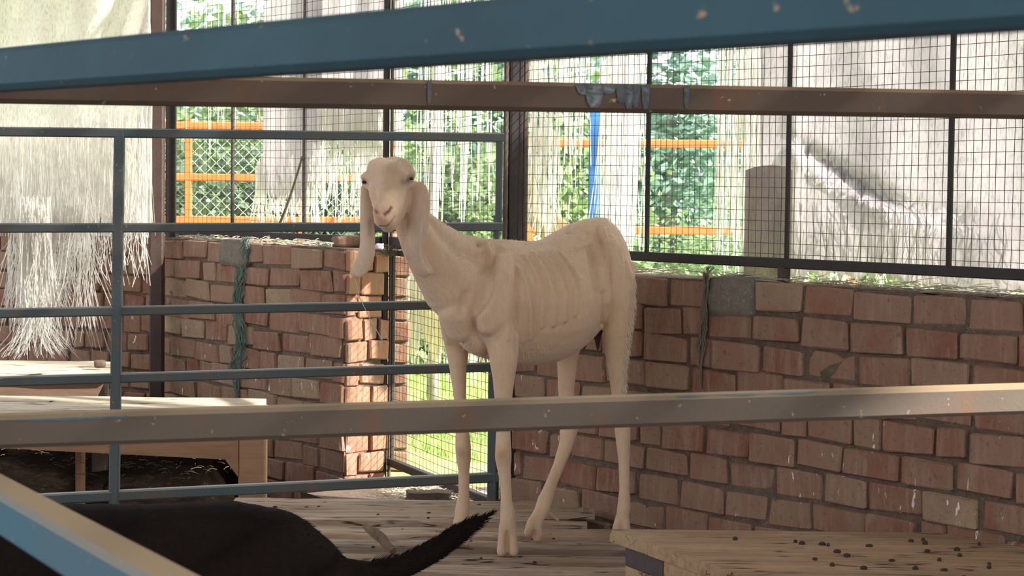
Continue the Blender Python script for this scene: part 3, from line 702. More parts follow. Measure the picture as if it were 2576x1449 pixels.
# folds over shoulder / chest
push([(1222, 640), (1215, 700), (1203, 780)], 11, -.010); push([(1205, 615)], 7, -.012); push([(1222, 612), (1232, 640)], 8, .006)
push([(1300, 660), (1298, 740), (1300, 830), (1302, 880)], 8, -.007); push([(1255, 650), (1245, 740), (1225, 790)], 13, .007)
push([(1215, 800), (1222, 825)], 22, .010); push([(1188, 790), (1200, 850), (1230, 900)], 9, -.007)
push([(1275, 690), (1278, 790), (1276, 850)], 8, .004); push([(1170, 740), (1160, 790)], 10, -.005)
push([(1120, 640), (1160, 720)], 10, -.003)
# hollow flank, hip
push([(1492, 630), (1500, 680), (1508, 725)], 16, -.016); push([(1515, 575), (1524, 610)], 9, .008); push([(1540, 600), (1548, 680), (1530, 760)], 11, .006)
push([(1575, 640), (1580, 700)], 12, -.006); push([(1596, 668)], 12, .003); push([(1520, 740), (1515, 820)], 8, -.008)
push([(1430, 585)], 8, -.006); push([(1460, 600)], 7, .006); push([(1478, 588)], 6, -.006); push([(1490, 610), (1450, 625)], 6, .005)
# joints
push([(1262, 1142)], 14, .003); push([(1274, 1375), (1276, 1340), (1277, 1400)], 4, -.006); push([(1345, 1335), (1341, 1352)], 4, -.006)
# face: brow, eye sockets, nose bridge, nostrils, mouth, cheek
push([(915, 460)], 8, -.005); push([(1030, 453)], 9, -.007); push([(1012, 438), (1040, 436)], 8, .005); push([(912, 445), (930, 446)], 7, .004)
push([(968, 450), (966, 500)], 16, .004); push([(1000, 470), (1005, 500)], 13, -.004); push([(942, 478), (945, 505)], 9, -.004)
push([(984, 521), (977, 533), (966, 540)], 3.6, -.008); push([(943, 529), (948, 537)], 3, -.006)
push([(958, 571), (972, 573), (984, 562), (994, 547)], 3.2, -.005); push([(968, 545), (966, 560)], 3, -.003)
push([(976, 398)], 10, -.006)
Vv2 = Vv+disp*1.45; gm.vertices.foreach_set('co', Vv2.reshape(-1)); 
# own coat colours, plus painted shade and light where noted
paint([(1262, 1142)], 16, (.50, .28, .10), .8); paint([(1160, 1140)], 15, (.38, .24, .14), .7); paint([(1545, 790), (1540, 850), (1560, 880)], 26, (.66, .47, .25), .6)
paint([(1570, 640), (1590, 700)], 24, (.62, .44, .26), .5); paint([(1480, 560), (1510, 570)], 22, (.62, .46, .28), .6); paint([(1400, 1200), (1385, 1230)], 16, (.55, .36, .2), .5)
paint([(1280, 1320), (1277, 1395)], 18, (.62, .43, .25), .45); paint([(1350, 1345), (1335, 1340)], 16, (.40, .26, .16), .6); paint([(1560, 1335)], 14, (.5, .34, .2), .6)
paint([(950, 526), (968, 528)], 13, (.60, .34, .26), .8); paint([(958, 552), (964, 562)], 13, (.44, .21, .14), .8)
paint([(985, 521), (977, 533), (968, 538)], 3.2, (.08, .04, .035), 1.3); paint([(943, 529), (947, 536)], 2.6, (.12, .06, .05), 1.2)
paint([(958, 571), (972, 573), (984, 562), (994, 547)], 2.6, (.22, .11, .08), 1.1)
paint([(1014, 458), (1024, 460), (1036, 450)], 9, (.26, .17, .14), .95); paint([(985, 430), (1000, 440)], 14, (.55, .38, .24), .6); paint([(912, 456), (924, 462)], 7, (.34, .22, .18), .7)  # socket shadow painted into the tint around the eyes
paint([(1028, 560), (1020, 590)], 6, (.36, .25, .20), .6); paint([(930, 555), (929, 590)], 5, (.28, .2, .18), .7)  # shade inside the hanging ears painted as a darker tint
paint([(1060, 560), (1057, 640), (1070, 670), (1086, 690)], 2.2, (.85, .72, .58), 1); paint([(1028, 520), (1022, 600), (1028, 650)], 5, (.45, .31, .23), .6); paint([(1205, 612)], 4, (.3, .27, .2), .6); paint([(1035, 405), (1043, 425)], 3.5, (.12, .10, .09), 1)  # first two: lit rim and inner shade of the right ear, painted
paint([(1058, 500), (1050, 600), (1050, 650)], 20, (.62, .47, .38), .5); paint([(918, 500), (920, 620), (900, 680)], 16, (.60, .49, .42), .5)
paint([(1350, 870), (1420, 850)], 40, (.62, .42, .26), .5); paint([(1120, 600), (1180, 620)], 30, (.78, .62, .46), .5); paint([(1300, 620), (1380, 630)], 22, (.78, .62, .46), .4)  # belly shading and a brighter top-lit neck and back put into the tint
a = gm.attributes.new('tint', 'FLOAT_COLOR', 'POINT'); a.data.foreach_set('color', np.hstack([tint, np.ones((nv, 1))]).reshape(-1).astype(np.float32))
gm.shade_smooth(); gm.update()
FUR = mat_fur('cream_fur', None, True, .42, .9, (.50, .32, .185))
gz = empty('goat', (.1, 5.95, -.012), 'emaciated cream-white goat with very long drooping ears standing on the plank floor', 'goat')
gb = loc_o = link('body', gm, None, FUR); gb.parent = gz; gb.location = -Vector(gz.location)
# eyes
EYE = mat_flat('eye', (.02, .012, .008), .12)
for (px, py, r) in ((916, 458, 5.2), (1035, 449, 4.6)):
    h = hit(px, py)
    if h is None: h = P(px, py, 5.56)
    c = h+Vector((0, .0045, 0)); loc(MB().sphere(c, (r*.00125, r*.0009, r*.00095), 12), gz).build('eye', EYE, gz, True)
# udder
ud = MB(); chain(ud, [(1480, 820, 6.16, 16), (1474, 850, 6.15, 9), (1470, 876, 6.15, 4)], 12); chain(ud, [(1502, 825, 6.13, 17), (1503, 850, 6.12, 9), (1504, 882, 6.12, 3)], 12)
um = remesh_obj(ud, 'udder', .004, 4); um.shade_smooth(); o = link('udder', um, gz, mat_flat('dark_skin', (.09, .045, .035), .8)); o.location = -Vector(gz.location)
# fringe of hair along back, nape and thigh
hm = MB(); rs = random.Random(5)
vi = [i for i in range(nv) if (Nn[i][2] > .55 and Vv2[i][2] > .80)]
th_ = [i for i in range(nv) if Vv2[i][0] > .30 and .45 < Vv2[i][2] < .80 and Nn[i][0] > .55]
br_ = [i for i in range(nv) if Nn[i][2] < -.5 and .45 < Vv2[i][2] < .62 and Vv2[i][1] < 5.9]
def hairs(ids, cnt, ln, dirv, w=.0011):
    for _ in range(cnt):
        i = rs.choice(ids); p = Vector(Vv2[i]); n_ = Vector(Nn[i]); d = (n_*.45+dirv+Vector((rs.uniform(-.3, .3),)*1+(rs.uniform(-.3, .3), rs.uniform(-.3, .3)))).normalized()
        s = d.cross(Vector((0, 1, .2))).normalized(); L_ = ln*rs.uniform(.5, 1.2); q = p+d*L_*.6; t = p+d*L_+Vector((0, 0, -.2*L_))
        p = p-n_*.002
        hm.add([p-s*w, p+s*w, q+s*w*.7, q-s*w*.7, t], [(0, 1, 2, 3), (3, 2, 4)])
hairs(vi, 2600, .008, Vector((.5, .3, 0)), .0005); hairs(th_, 1500, .019, Vector((.05, 0, -1.3)), .0006); hairs(br_, 200, .008, Vector((0, 0, -.6)), .0006)
o = hm.build('hair', mat_flat('hair', (.74, .60, .44), .9), gz); o.location = -Vector(gz.location); o['kind'] = 'stuff'
# straw caught on ear + thread hanging from it
# ------------------------------------------------------------------ black goat in front
bk = MB(); Y0 = 4.2
chain(bk, [(-260, 1440, 4.05, 190), (-60, 1452, 4.08, 196), (180, 1462, 4.12, 198), (400, 1462, 4.16, 197), (560, 1458, 4.2, 202), (660, 1462, 4.22, 188), (735, 1475, 4.24, 150), (800, 1500, 4.25, 112)], 26)
chain(bk, [(800, 1440, 4.25, 60), (860, 1440, 4.25, 38), (930, 1444, 4.25, 33), (1010, 1428, 4.25, 31), (1080, 1393, 4.26, 29), (1140, 1352, 4.27, 27), (1185, 1322, 4.28, 21), (1222, 1300, 4.285, 9), (1240, 1291, 4.29, 4)], 16)
def legk(px, Y, f=0): 
    chain(bk, [(px, 1560, Y, 95), (px+10*f, 1650, Y, 55), (px+25*f, 1740, Y, 38), (px+10*f, 1860, Y, 34), (px, 1960, Y, 30), (px, 2060, Y, 30), (px-4, 2110, Y-.01, 34)], 14)
yb = lambda Y: 480+(H-FLZ)*FP/Y
for px, Y in ((690, 4.14), (720, 4.32), (-150, 4.0), (-120, 4.18)):
    b = yb(Y)-34; k = [(px, 1560, 95), (px+14, 1660, 58), (px+26, 1760, 36), (px+16, 1880, 30), (px, 1980, 25), (px, b-40, 25), (px-6, b, 32)]
    chain(bk, [(a_, c_, Y, r_) for a_, c_, r_ in k], 14)
chain(bk, [(-330, 1380, 4.03, 130), (-440, 1340, 4.0, 95), (-540, 1300, 3.97, 78), (-600, 1290, 3.95, 80), (-680, 1330, 3.93, 60), (-750, 1370, 3.92, 42)], 20)
for s_ in (-1, 1): chain(bk, [(-600, 1260, 3.95+s_*.06, 30), (-585, 1320, 3.95+s_*.09, 32), (-575, 1390, 3.95+s_*.09, 22)], 12)
km = remesh_obj(bk, 'body', .007, 8); km.shade_smooth()
BFUR = mat_fur('black_fur', (.009, .0055, .0045), False, .5, .95, (.018, .010, .007)); BFUR.node_tree.nodes['Principled BSDF'].inputs['Specular IOR Level'].default_value = .12; BFUR.node_tree.nodes['Principled BSDF'].inputs['Sheen Weight'].default_value = 0
kz = empty('goat', (-.7, 4.15, FLZ), 'dark brown-black goat in the lower left, rump and raised tail towards the white goat', 'goat')
o = link('body', km, kz, BFUR); o.location = -Vector(kz.location)
kv = np.zeros(len(km.vertices)*3); km.vertices.foreach_get('co', kv); kv = kv.reshape(-1, 3); kn = np.zeros(len(km.vertices)*3); km.vertex_normals.foreach_get('vector', kn); kn = kn.reshape(-1, 3)
hm = MB(); tl = [i for i in range(len(kv)) if kv[i][0] > -.30 and kv[i][2] > .15]; top = [i for i in range(len(kv)) if kn[i][2] > .3 and kv[i][0] > -.95 and kv[i][2] > .2]
for ids, cnt, ln in ((tl, 2200, .020), (top, 1500, .011)):
    for _ in range(cnt):
        i = rs.choice(ids); p = Vector(kv[i]); n_ = Vector(kn[i]); d = (n_*.4+Vector((1.6, 0, 1.0 if ln > .015 else -.5))+Vector((rs.uniform(-.2, .2), rs.uniform(-.2, .2), rs.uniform(-.2, .2)))).normalized()
        s = d.cross(Vector((0, 1, .1))).normalized(); L_ = ln*rs.uniform(.5, 1.2); w = .0008
        hm.add([p-s*w-n_*.002, p+s*w-n_*.002, p+d*L_], [(0, 1, 2)])
o = hm.build('hair', BFUR, kz); o.location = -Vector(kz.location); o['kind'] = 'stuff'
# ------------------------------------------------------------------ torn sheets
def sheet(name, px0, px1, z0, z1, Yf, fold, mat, label, nx=90, nz=60, ragged=.12, seed=1, cat='sheet'):
    e = mb = MB(); rs = random.Random(seed); th = .0016; rag = [rs.random() for _ in range(nx+1)]; base = []
    for j in range(nz+1):
        for i in range(nx+1):
            t = i/nx; px = px0+(px1-px0)*t; Y = Yf(px); x = (px-CX)/FP*Y; zl = z0+ragged*(.6*noise.noise(Vector((t*7, seed, 0)))+.4*(rag[i]-.5)); z = zl+(z1-zl)*j/nz
            dx, dy, dz = fold(px, 480-(z-H)*FP/Y, t, j/nz); base.append(Vector((x+dx, Y+dy, z+dz)))
    vs = base+[b+Vector((0, th, 0)) for b in base]; K = len(base); w = nx+1
    for j in range(nz):
        for i in range(nx):
            a, b, c_, d = j*w+i, j*w+i+1, (j+1)*w+i+1, (j+1)*w+i; mb.f.append((a, b, c_, d)); mb.f.append((K+d, K+c_, K+b, K+a))
    for j in range(nz): mb.f.append((j*w, (j+1)*w, K+(j+1)*w, K+j*w)); mb.f.append((j*w+nx, K+j*w+nx, K+(j+1)*w+nx, (j+1)*w+nx))
    for i in range(nx): mb.f.append((i, K+i, K+i+1, i+1)); mb.f.append((nz*w+i, nz*w+i+1, K+nz*w+i+1, K+nz*w+i))
    mb.v = [tuple(v) for v in vs]; o = mb.build(name, mat, None, True); tag(o, label, cat); return o
def foldR(px, py, t, s):
    dy = .03*math.sin(px*.011+py*.004)+.012*math.sin(px*.03-py*.006)
    # sagging tuck running down to the right from the mullion
    yl = 360+(px-2005)*.75-.00075*(px-2005)**2
    if px > 1960: g = math.exp(-((py-yl)/20)**2)-.6*math.exp(-((py-yl-34)/18)**2); dy += -.055*g*min(1, (px-1960)/60)*max(.0, min(1, (2480-px)/250))
    yl2 = 300+(px-1950)*.9
    dy += .03*math.exp(-((px-1995)/18)**2)
    return 0, dy, 0
def YR(px, off): # depth of the line parallel to right wall offset outward
    A_ = WR0+uRp*off; return (A_+uR*along(A_, uR, px)).y
sheet('torn_sheet', 1905, 4700, .80, 2.9, lambda px: YR(px, .32), foldR, CLOTH_W, 'big white woven plastic sheet hanging outside behind the right wire mesh', ragged=.10, seed=4, nx=330, nz=84)  # spread far out of view and raised to keep direct sun off the goat
def foldL(px, py, t, s): 
    f = max(0, min(1, (330-py)/260)); return .0, .02*math.sin(px*.02)+.05*f*math.sin(px*.045+py*.010)+.02*noise.noise(Vector((px*.01, py*.01, 0))), 0
YL_ = lambda px: 9.5+(px+260)*(8.95-9.5)/665
sheet('torn_sheet', -240, 378, .86, 2.45, lambda px: YL_(px)-.14, foldL, CLOTH_C, 'cream sack sheet hanging over the brick wall at the far left', ragged=.16, seed=9, nx=110)
def YLL(px, off):
    A_ = WL0+nLp*off; return (A_+nL*along(A_, nL, px)).y
foldM = lambda px, py, t, s: (0, .04*math.sin(px*.04+py*.003)+.02*math.sin(px*.09), 0)
sheet('torn_sheet', 655, 800, 1.02, 2.5, lambda px: YLL(px, .5), foldM, CLOTH_W, 'white torn sheet hanging outside behind the middle of the left wire mesh', nx=50, ragged=.16, seed=12)
sheet('torn_sheet', 800, 1010, 1.28, 2.5, lambda px: YLL(px, .55), foldM, CLOTH_W, 'white torn sheet hanging outside behind the goat head, shredded below', nx=50, ragged=.2, seed=14)
sheet('torn_sheet', 1508, 1590, .86, 2.4, lambda px: YR(1600, .8), lambda px, py, t, s: (.02*math.sin(py*.006), .03*math.sin(px*.12), 0), CLOTH_W, 'narrow white cloth strip hanging outside beside the blue pipe', nx=20, ragged=.05, seed=15)
sheet('torn_sheet', 1868, 1992, .72, 1.13, lambda px: YR(px, .2), lambda px, py, t, s: (0, .03*math.sin(px*.07), .015*math.sin(t*3.1)), CLOTH_G, 'grey-brown cloth standing in for a dark shadow patch at the left edge of the big sheet', nx=30, ragged=.08, seed=16)  # added cloth carries a dark shadow patch in its colour
sheet('torn_sheet', 1015, 1240, .26, .78, lambda px: 9.4+(1240-px)*.002, foldM, mat_cloth('yellow_sack', (.80, .72, .48), (.66, .6, .42), .5), 'yellowish torn sheet outside the upper half of the mesh door', nx=50, ragged=.22, seed=17)
# shredded threads (stuff)
def threads(name, specs, label, mat=THREAD, w=.0022, cat='threads', seed=1):
    mb = MB(); rs = random.Random(seed)
    for (pxa, pxb, cnt, ztop, zlo, zhi, Yf, curl) in specs:
        for _ in range(cnt):
            px = rs.uniform(pxa, pxb); Y = Yf(px)+rs.uniform(-.05, .05); x = (px-CX)/FP*Y; zb_ = rs.uniform(zlo, zhi); zt_ = ztop+rs.uniform(-.06, .06); pts = []; ph = rs.uniform(0, 6); dr_ = rs.uniform(-1, 1)*curl
            for j in range(8):
                t = j/7; pts.append(Vector((x+dr_*t*t*.12+.006*math.sin(t*7+ph)*curl, Y+.01*math.sin(t*5+ph), zt_+(zb_-zt_)*t)))
            mb.strip(pts, [w*rs.uniform(.6, 1.6)]*8, Vector((1, .2, 0)).normalized())
    o = mb.build(name, mat); return tag(o, label, cat, kind='stuff')
threads('threads', [(20, 230, 240, .95, .30, .75, lambda p: YL_(p)-.2, 1), (50, 125, 330, .95, .36, .62, lambda p: YL_(p)-.24, .55), (60, 110, 90, .6, .27, .32, lambda p: YL_(p)-.26, 1.4), (130, 370, 110, .95, .6, .82, lambda p: YL_(p)-.18, .5), (-20, 230, 200, 1.3, .8, .95, lambda p: YL_(p)-.2, .4), (200, 375, 120, 1.35, .8, .9, lambda p: YL_(p)-.16, .3)],
        'pale plastic threads fraying from the cream sheet over the back brick wall', seed=3)
threads('threads', [(640, 800, 150, 1.15, .86, 1.0, lambda p: YLL(p, .5), .3), (790, 1010, 170, 1.45, .9, 1.2, lambda p: YLL(p, .5), .3), (1040, 1240, 40, 2.4, .9, 1.3, lambda p: 9.0, .3), (430, 640, 12, 2.2, 1.2, 1.5, lambda p: YLL(p, .5), .3)],
        'white shredded threads hanging outside behind the left wire mesh', seed=4, w=.004)
threads('threads', [(1330, 1475, 80, 2.0, 1.05, 1.4, lambda p: YR(p, .5), .4), (1330, 1400, 60, 1.3, .85, 1.0, lambda p: YR(p, .45), .6), (1500, 1620, 70, 1.6, .8, 1.0, lambda p: YR(p, .6), .4), (1800, 1990, 130, 1.7, .75, 1.1, lambda p: YR(p, .4), .4), (2000, 2576, 160, 1.0, .76, .86, lambda p: YR(p, .35), .4)],
        'white shredded threads along the big sheet behind the right wire mesh', seed=5, w=.0035)
threads('threads', [(1020, 1240, 170, .72, .12, .4, lambda p: 9.3+(1240-p)*.002, .4)], 'pale yellow threads hanging outside the mesh door', seed=6, w=.0035)
# ------------------------------------------------------------------ twine on the walls
def onwallL(px, py, off=.02):
    A_ = WL0-nLp*off; q = A_+nL*along(A_, nL, px); return P(px, py, q.y)
def onwallR(px, py, off=.02):
    A_ = WR0-uRp*off; q = A_+uR*along(A_, uR, px); return P(px, py, q.y)
def twine(name, fn, path, width, cnt, r, mat, label, seed):
    mb = MB(); rs = random.Random(seed)
    for _ in range(cnt):
        ph = rs.uniform(0, 6); a = rs.uniform(.2, 1.5); pts = []; s0 = rs.randint(0, 1)
        for i, (x, y) in enumerate(path):
            w = width[i]; pts.append(fn(x+w*.5*a*math.sin(ph+i*1.3)+rs.uniform(-1.5, 1.5), y+rs.uniform(-4, 4), rs.uniform(.012, .026)))
        mb.tube(pts[s0:len(pts)-rs.randint(0, 2)], r, 4)
    return tag(mb.build(name, mat), label, 'twine')
twine('twine', onwallL, [(618, 598), (612, 625), (606, 660), (603, 700), (600, 740), (598, 780), (602, 820), (604, 860), (600, 895), (598, 925), (596, 960), (596, 1005)], [18, 26, 26, 24, 22, 22, 24, 22, 30, 34, 16, 6], 46, .0015, TWG, 'frayed green twine bundle hanging down the left brick wall', 2)
twine('twine', onwallR, [(1786, 672), (1778, 690), (1774, 740), (1770, 790), (1768, 830), (1764, 870), (1762, 930), (1763, 975)], [24, 14, 12, 14, 16, 22, 6, 2], 22, .0014, TWB, 'frayed brown jute twine hanging down the right brick wall', 5)
# rope outside, diagonal
r0 = P(762, 392, YLL(762, .2)); r1 = P(698, 575, YLL(698, .25))
tag(MB().tube([r0.lerp(r1, t/6)+Vector((0, 0, -.02*math.sin(t/6*3.1))) for t in range(7)], .006, 6).build('rope', TWD), 'dark rope slanting outside behind the left wire mesh', 'rope')
# pale thread from ear tip to post
s0 = P(893, 700, 5.58); s1 = P(905, 750, 5.585); s2 = P(930, 800, 5.59); s3 = P(962, 856, 5.6)
tag(MB().tube([s0, s1, s2, s3], .0011, 5).build('thread', THREAD), 'single pale thread dangling from the tip of the goat ear', 'thread')
# ------------------------------------------------------------------ small things inside
def rock(name, c, size, mat, label, cat, seed, group=None, ang=0):
    o = lump(name, c, size, ang, mat, None, seed, 2, .35); return tag(o, label, cat, group)
w_ = P(952, 1358, 5.86); st = empty('wood_stick', (w_.x, w_.y, -.012), 'short broken wooden stick propped on the planks between black tail and goat', 'stick')
a_, b_ = P(918, 1322, 5.92), P(990, 1400, 5.74); b_.z = .004
loc(MB().tube([a_, a_.lerp(b_, .12), a_.lerp(b_, .3)+Vector((.004, 0, 0)), a_.lerp(b_, .55)+Vector((.006, 0, .002)), a_.lerp(b_, .8), b_], [.008, .012, .016, .016, .013, .012], 7), st).build('wood', mat_rough('stick_wood', (.28, .18, .11), (.16, .10, .06), 30, .8, .01), st)
# scattered droppings as stuff
mb = MB(); rs = random.Random(8)
for _ in range(34):
    y = rs.uniform(5.5, 6.6); x = rs.uniform(-.8, wallx(y)-.05); mb.sphere((x, y, .014+.0 if y > 6.24 else -.008), (rs.uniform(.004, .009), rs.uniform(.003, .006), rs.uniform(.002, .004)), 6)
tag(mb.build('droppings', DUNG), 'small dark droppings scattered on the plank floor', 'droppings', kind='stuff')
mb = MB()
for _ in range(44):
    y = rs.uniform(4.6, 5.2); x = rs.uniform(edge(y)+.15, wallx(y)-.05)
    if rs.random() > (x-edge(y))/.55: continue
    mb.sphere((x, y, zb+.003), (rs.uniform(.004, .011), rs.uniform(.005, .010), rs.uniform(.003, .008)), 6)
tag(mb.build('droppings', DUNG), 'dark crumbs of dung on the tan box platform', 'droppings', kind='stuff')
# straw by the doorway and on sills
def straw(cnt, xr, yf, zf, label, L_=(.04, .12), mat=STRAW, nm='straw'):
    mb = MB()
    for _ in range(cnt):
        x = rs.uniform(*xr); y = yf(x)+rs.uniform(-.5, .5)*yf.w if hasattr(yf, 'w') else yf(x)
        a = rs.uniform(0, math.pi); l = rs.uniform(*L_); d = Vector((math.cos(a), math.sin(a)*.7, rs.uniform(-.1, .15)))*l; p = Vector((x, y, zf+rs.uniform(0, .025)))
        mb.tube([p, p+d*.5+Vector((0, 0, .004)), p+d], .0012, 3, False)
    return tag(mb.build(nm, mat), label, 'straw', kind='stuff')
class YF:
    def __init__(s, f, w): s.f = f; s.w = w
    def __call__(s, x): return s.f(x)
mbt = MB().beam((-.55, 7.55, -.17), (.02, 6.95, -.17), .62, .2, .03, seg=6, wob=.012)
tag(mbt.build('trim_1', MORTAR), kind='structure')
straw(420, (-.45, .0), YF(lambda x: 7.0-.55*(x+.1), .45), -.065, 'sunlit pale straw heaped at the doorway threshold')
straw(200, (-1.5, -.7), YF(lambda x: (WL0+nL*((x-WL0.x)/nL.x)).y+.12, .1), .815, 'pale straw lying along the top of the left brick wall')
straw(260, (.35, 1.35), YF(lambda x: (WR0+uR*((x-WR0.x)/uR.x)).y+.13, .12), .785, 'pale straw lying along the top of the right brick wall')
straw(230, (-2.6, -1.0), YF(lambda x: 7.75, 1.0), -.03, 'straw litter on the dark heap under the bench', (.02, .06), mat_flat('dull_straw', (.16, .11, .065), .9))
# loose brick bits
q = P(870, 612, 7.95); rock('brick_fragment', (q.x, q.y+.03, .845), (.10, .07, .045), BR, 'broken brick lying on the left wall beside the goat ear', 'brick', 3, ang=.4)
q = P(1080, 1236, 7.0); rock('brick_fragment', (q.x, q.y, -.035), (.16, .09, .05), MORTAR, 'flat grey-brown rubble piece on the doorway threshold', 'rubble', 6)
q = P(82, 928, 8.1); rock('wood_chip', (P(258, 935, 8.15).x, 8.1, .33), (.045, .03, .03), WOOD_D, 'dark wood chip on the feed box top', 'wood chip', 8)
# nest of hay & plastic scrap at the post
mb = MB(); c = P(975, 632, 7.85)
for _ in range(120):
    a = rs.uniform(0, 6.28); r = rs.uniform(.01, .05); p = c+Vector((r*math.cos(a), -.03, r*.4*math.sin(a))); mb.tube([p, p+Vector((rs.uniform(-.05, .05), rs.uniform(-.02, .02), rs.uniform(-.015, .02)))], .0009, 3, False)
tag(mb.build('hay_tuft', mat_flat('old_hay', (.16, .12, .085), .9)), 'dark hay tuft stuck on the post behind the goat chin', 'hay', kind='stuff')
q = P(955, 620, 7.8); o = rock('plastic_scrap', (q.x, q.y, q.z), (.030, .02, .022), mat_flat('plastic', (.75, .62, .78), .3), 'small pinkish plastic scrap caught on the dark post', 'scrap', 2)
# ------------------------------------------------------------------ outside: fences
def of(name, label): return empty(name, (0, 12, -.1), label, 'fence')
f1 = of('orange_fence', 'orange tube fence with chain-link outside, seen through the left wire mesh')
def obar(par, pa, pb, w=.045, mat=ORANGE, nm='rail'): return loc(MB().beam(pa, pb, w, w, .14), par).build(nm, mat, par)
for y in (315, 445, 552, 690): obar(f1, P(360, y, 12), P(1010, y+4, 12.0))
for px in (474, 760, 1000): loc(MB().beam(P(px, 300, 12.0)-Vector((0, 0, 0)), Vector((P(px, 600, 12.0).x, 12.0, -.1)), .04, .04, up=(0, 1, 0)), f1).build('post', ORANGE, f1)
mb = MB(); a = P(360, 330, 12.03); b = P(1010, 690, 12.03); sp = .066; x = a.x-2
while x < b.x+1:
    for s_ in (1, -1):
        pts = []; zz0, zz1 = b.z, a.z; xx0 = x if s_ > 0 else x; xx1 = x+s_*(zz1-zz0)
        # clip
        p0 = Vector((xx0, 12.03, zz0)); p1 = Vector((xx1, 12.03, zz1)); t0, t1 = 0, 1
        dx = xx1-xx0
        for bound in (a.x, b.x):
            t = (bound-xx0)/dx
            if (bound == a.x) == (dx > 0): t0 = max(t0, t)
            else: t1 = min(t1, t)
        if t1 > t0: mb.tube([p0.lerp(p1, t0), p0.lerp(p1, t1)], .0022, 4, False)
    x += sp
o = loc(mb, f1).build('chain_link', GALV, f1); o['kind'] = 'stuff'
f2 = of('orange_fence', 'orange tube fence outside, seen through the right wire mesh beside the blue pipe')
for y in (360, 578): obar(f2, P(1340, y, 11), P(2150, y+4, 11.0))
for px in (1330, 2150): loc(MB().beam(P(px, 340, 11.0), Vector((P(px, 600, 11.0).x, 11.0, -.1)), .05, .05, up=(0, 1, 0)), f2).build('post', ORANGE, f2)
bp = P(1497, 280, 9.0); tag(MB().beam((bp.x, 9.0, -.1), (bp.x, 9.0, 1.43), .048, .048, up=(0, 1, 0)).build('blue_pipe', BPIPE), 'bright blue pipe standing outside behind the right wire mesh', 'pipe')
for k, (px, Y, r, lab) in enumerate(((1900, 8.6, .06, 'pale tree trunk outside beside the grey-brown shadow cloth'), (1545, 10.2, .05, 'pale trunk outside behind the narrow white cloth strip'), (1090, 10.5, .035, 'thin pale trunk outside the mesh door'))):
    x = (px-CX)/FP*Y; e = empty('bare_tree', (x, Y, -.12), lab, 'tree'); MB().tube([(.01*math.sin(i*1.7), 0, i*.35) for i in range(9)], [r*(1-.04*i) for i in range(9)], 10).build('trunk', BARK, e, True)
    MB().tube([(0, 0, 1.6), (.12, .05, 2.1), (.2, .1, 2.7)], [r*.4, r*.3, r*.15], 7).build('branch', BARK, e, True)
# cream lump standing in for a pale goat outside
mb = MB(); chain(mb, [(1330, 400, 7.6, 26), (1345, 470, 7.6, 28), (1352, 540, 7.6, 34), (1385, 572, 7.6, 36), (1425, 590, 7.6, 30)], 14)
sm = remesh_obj(mb, 'goat_stand_in', .006, 8); sm.shade_smooth(); sm.materials.append(mat_cloth('cream_lump', (.80, .62, .34), (.74, .62, .44), .3))
tag(link('goat_stand_in', sm), 'cream lump standing in for a pale goat outside the mesh, behind the back of the goat', 'sack')
# exterior brick pillar seen at the left of the mesh door
ep = XY(1000, 8.15)
e = empty('brick_pillar', (ep.x, ep.y, -.1), 'sunlit red brick pillar outside, at the left of the mesh door', 'pillar')
for r in range(11):
    o = bpy.data.objects.new('brick', BVAR[r % 14]); COL.objects.link(o); o.parent = e; o.scale = (.10, .11, .078); o.location = (random.uniform(-.006, .006), 0, PITCH*(r+.5)); o.rotation_euler = (0, 0, random.uniform(-.05, .05))
loc(MB().beam((ep.x, ep.y+.005, -.12), (ep.x, ep.y+.005, .86), .085, .095, .05, up=(0, 1, 0)), e).build('mortar', MORTAR, e)
# ------------------------------------------------------------------ vegetation
def leafmesh(name, n, R, mat, size, seed, flat=1.0):
    rs = random.Random(seed); mb = MB()
    cl = [(rs.gauss(0, .45)*R[0], rs.gauss(0, .45)*R[1], abs(rs.gauss(.5, .3))*R[2]) for _ in range(max(6, n//120))]
    for _ in range(n):
        c = rs.choice(cl); p = Vector((c[0]+rs.gauss(0, .16)*R[0], c[1]+rs.gauss(0, .16)*R[1], max(0, c[2]+rs.gauss(0, .13)*R[2])))
        d = Vector((rs.uniform(-1, 1), rs.uniform(-1, 1), rs.uniform(-.7, .7))).normalized(); s = d.cross(Vector((rs.uniform(-1, 1), rs.uniform(-1, 1), 1))).normalized(); l = size*rs.uniform(.6, 1.3)
        mb.add([p, p+d*l*.5+s*l*.3, p+d*l, p+d*l*.5-s*l*.3], [(0, 1, 2, 3)])
    me = mb.mesh(name); me.materials.append(mat); return me
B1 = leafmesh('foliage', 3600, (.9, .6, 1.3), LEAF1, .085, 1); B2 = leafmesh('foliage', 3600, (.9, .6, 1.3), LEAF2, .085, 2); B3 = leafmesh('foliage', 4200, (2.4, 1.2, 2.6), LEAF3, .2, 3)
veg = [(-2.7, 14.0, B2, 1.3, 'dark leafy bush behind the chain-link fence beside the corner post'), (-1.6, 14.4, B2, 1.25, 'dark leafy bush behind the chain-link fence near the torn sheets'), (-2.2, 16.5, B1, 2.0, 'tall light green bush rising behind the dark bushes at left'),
       (-.7, 13.6, B2, 1.0, 'dark leafy bush behind the goat head'), (-.35, 13.8, B1, 1.35, 'light green bush seen through the narrow screen over the doorway'), (.25, 13.0, B1, 1.15, 'light green bush between the thick column and the blue pipe'), 
       (.9, 15, B1, .75, 'low yellow-green bush under the hazy trees'), (1.6, 15.5, B1, .7, 'low green bush behind the pale tree trunk'), (2.6, 14.0, B1, .9, 'green bush behind the big white sheet')]
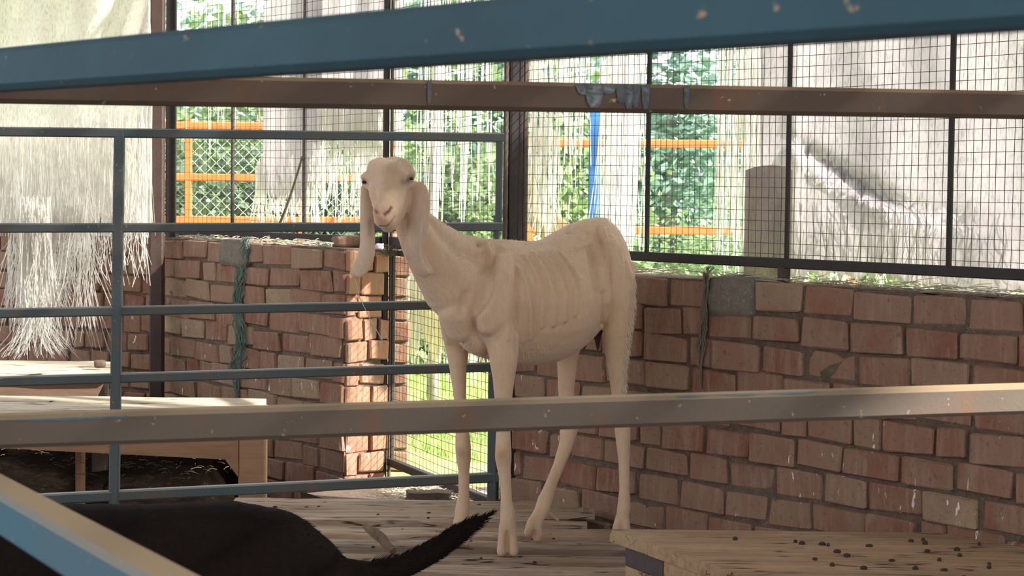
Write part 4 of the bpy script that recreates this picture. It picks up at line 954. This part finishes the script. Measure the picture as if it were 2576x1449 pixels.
for x, y, me, s, lab in veg:
    e = empty('bush', (x, y, -.12), lab, 'bush'); o = link('foliage', me, e); o.scale = (s, s, s); o.rotation_euler = (0, 0, x*3); o['kind'] = 'stuff'
    st_ = MB()
    for k in range(4): st_.tube([(0, 0, -.02), (.15*math.cos(k*1.7), .12*math.sin(k*1.7), .5*s), (.3*math.cos(k*1.7), .25*math.sin(k*1.7), 1.0*s)], [.02, .015, .007], 5)
    st_.build('stem', BARK, e)
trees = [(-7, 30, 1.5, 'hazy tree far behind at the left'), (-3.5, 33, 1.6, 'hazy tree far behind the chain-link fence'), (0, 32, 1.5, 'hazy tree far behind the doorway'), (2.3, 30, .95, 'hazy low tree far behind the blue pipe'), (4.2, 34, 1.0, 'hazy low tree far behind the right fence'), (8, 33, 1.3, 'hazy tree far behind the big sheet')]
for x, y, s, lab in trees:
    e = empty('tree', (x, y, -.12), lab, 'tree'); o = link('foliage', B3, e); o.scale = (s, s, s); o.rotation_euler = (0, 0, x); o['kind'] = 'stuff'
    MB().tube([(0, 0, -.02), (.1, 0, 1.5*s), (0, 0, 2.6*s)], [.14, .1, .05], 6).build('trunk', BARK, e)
mb = MB(); rs = random.Random(77)
for _ in range(9000):
    y = 7.6+rs.random()**1.4*8; x = rs.uniform(-.14, .14)*y+rs.uniform(-1.2, .9) if rs.random() < .5 else rs.uniform(-.8, .3)
    # keep outside the walls
    tL = (Vector((x, y))-WLE).dot(nLp) ; tR = (Vector((x, y))-WR0).dot(uRp)
    if tR < .9 or (x < WLE.x and tL < .15): continue
    h = rs.uniform(.04, .12); a = rs.uniform(0, 6.28); w = .004
    mb.add([(x-w*math.cos(a), y-w*math.sin(a), -.1), (x+w*math.cos(a), y+w*math.sin(a), -.1), (x+rs.uniform(-.03, .03), y+rs.uniform(-.03, .03), -.1+h)], [(0, 1, 2)])
tag(mb.build('grass', GRASS), 'bright sunlit grass outside beyond the mesh door', 'grass', kind='stuff')

GR = {'steel_post': 'dark steel posts of the shed', 'bush': 'bushes outside', 'tree': 'hazy far trees', 'bare_tree': 'pale bare trees outside', 'torn_sheet': 'torn plastic sheets around the shed', 'mesh_screen': 'wire mesh screens', 'orange_fence': 'orange fences outside', 'blue_rail': 'blue foreground rails'}
for o in bpy.data.objects:
    b = o.name.split('.')[0]
    if o.parent is None and b in GR: o['group'] = GR[b]
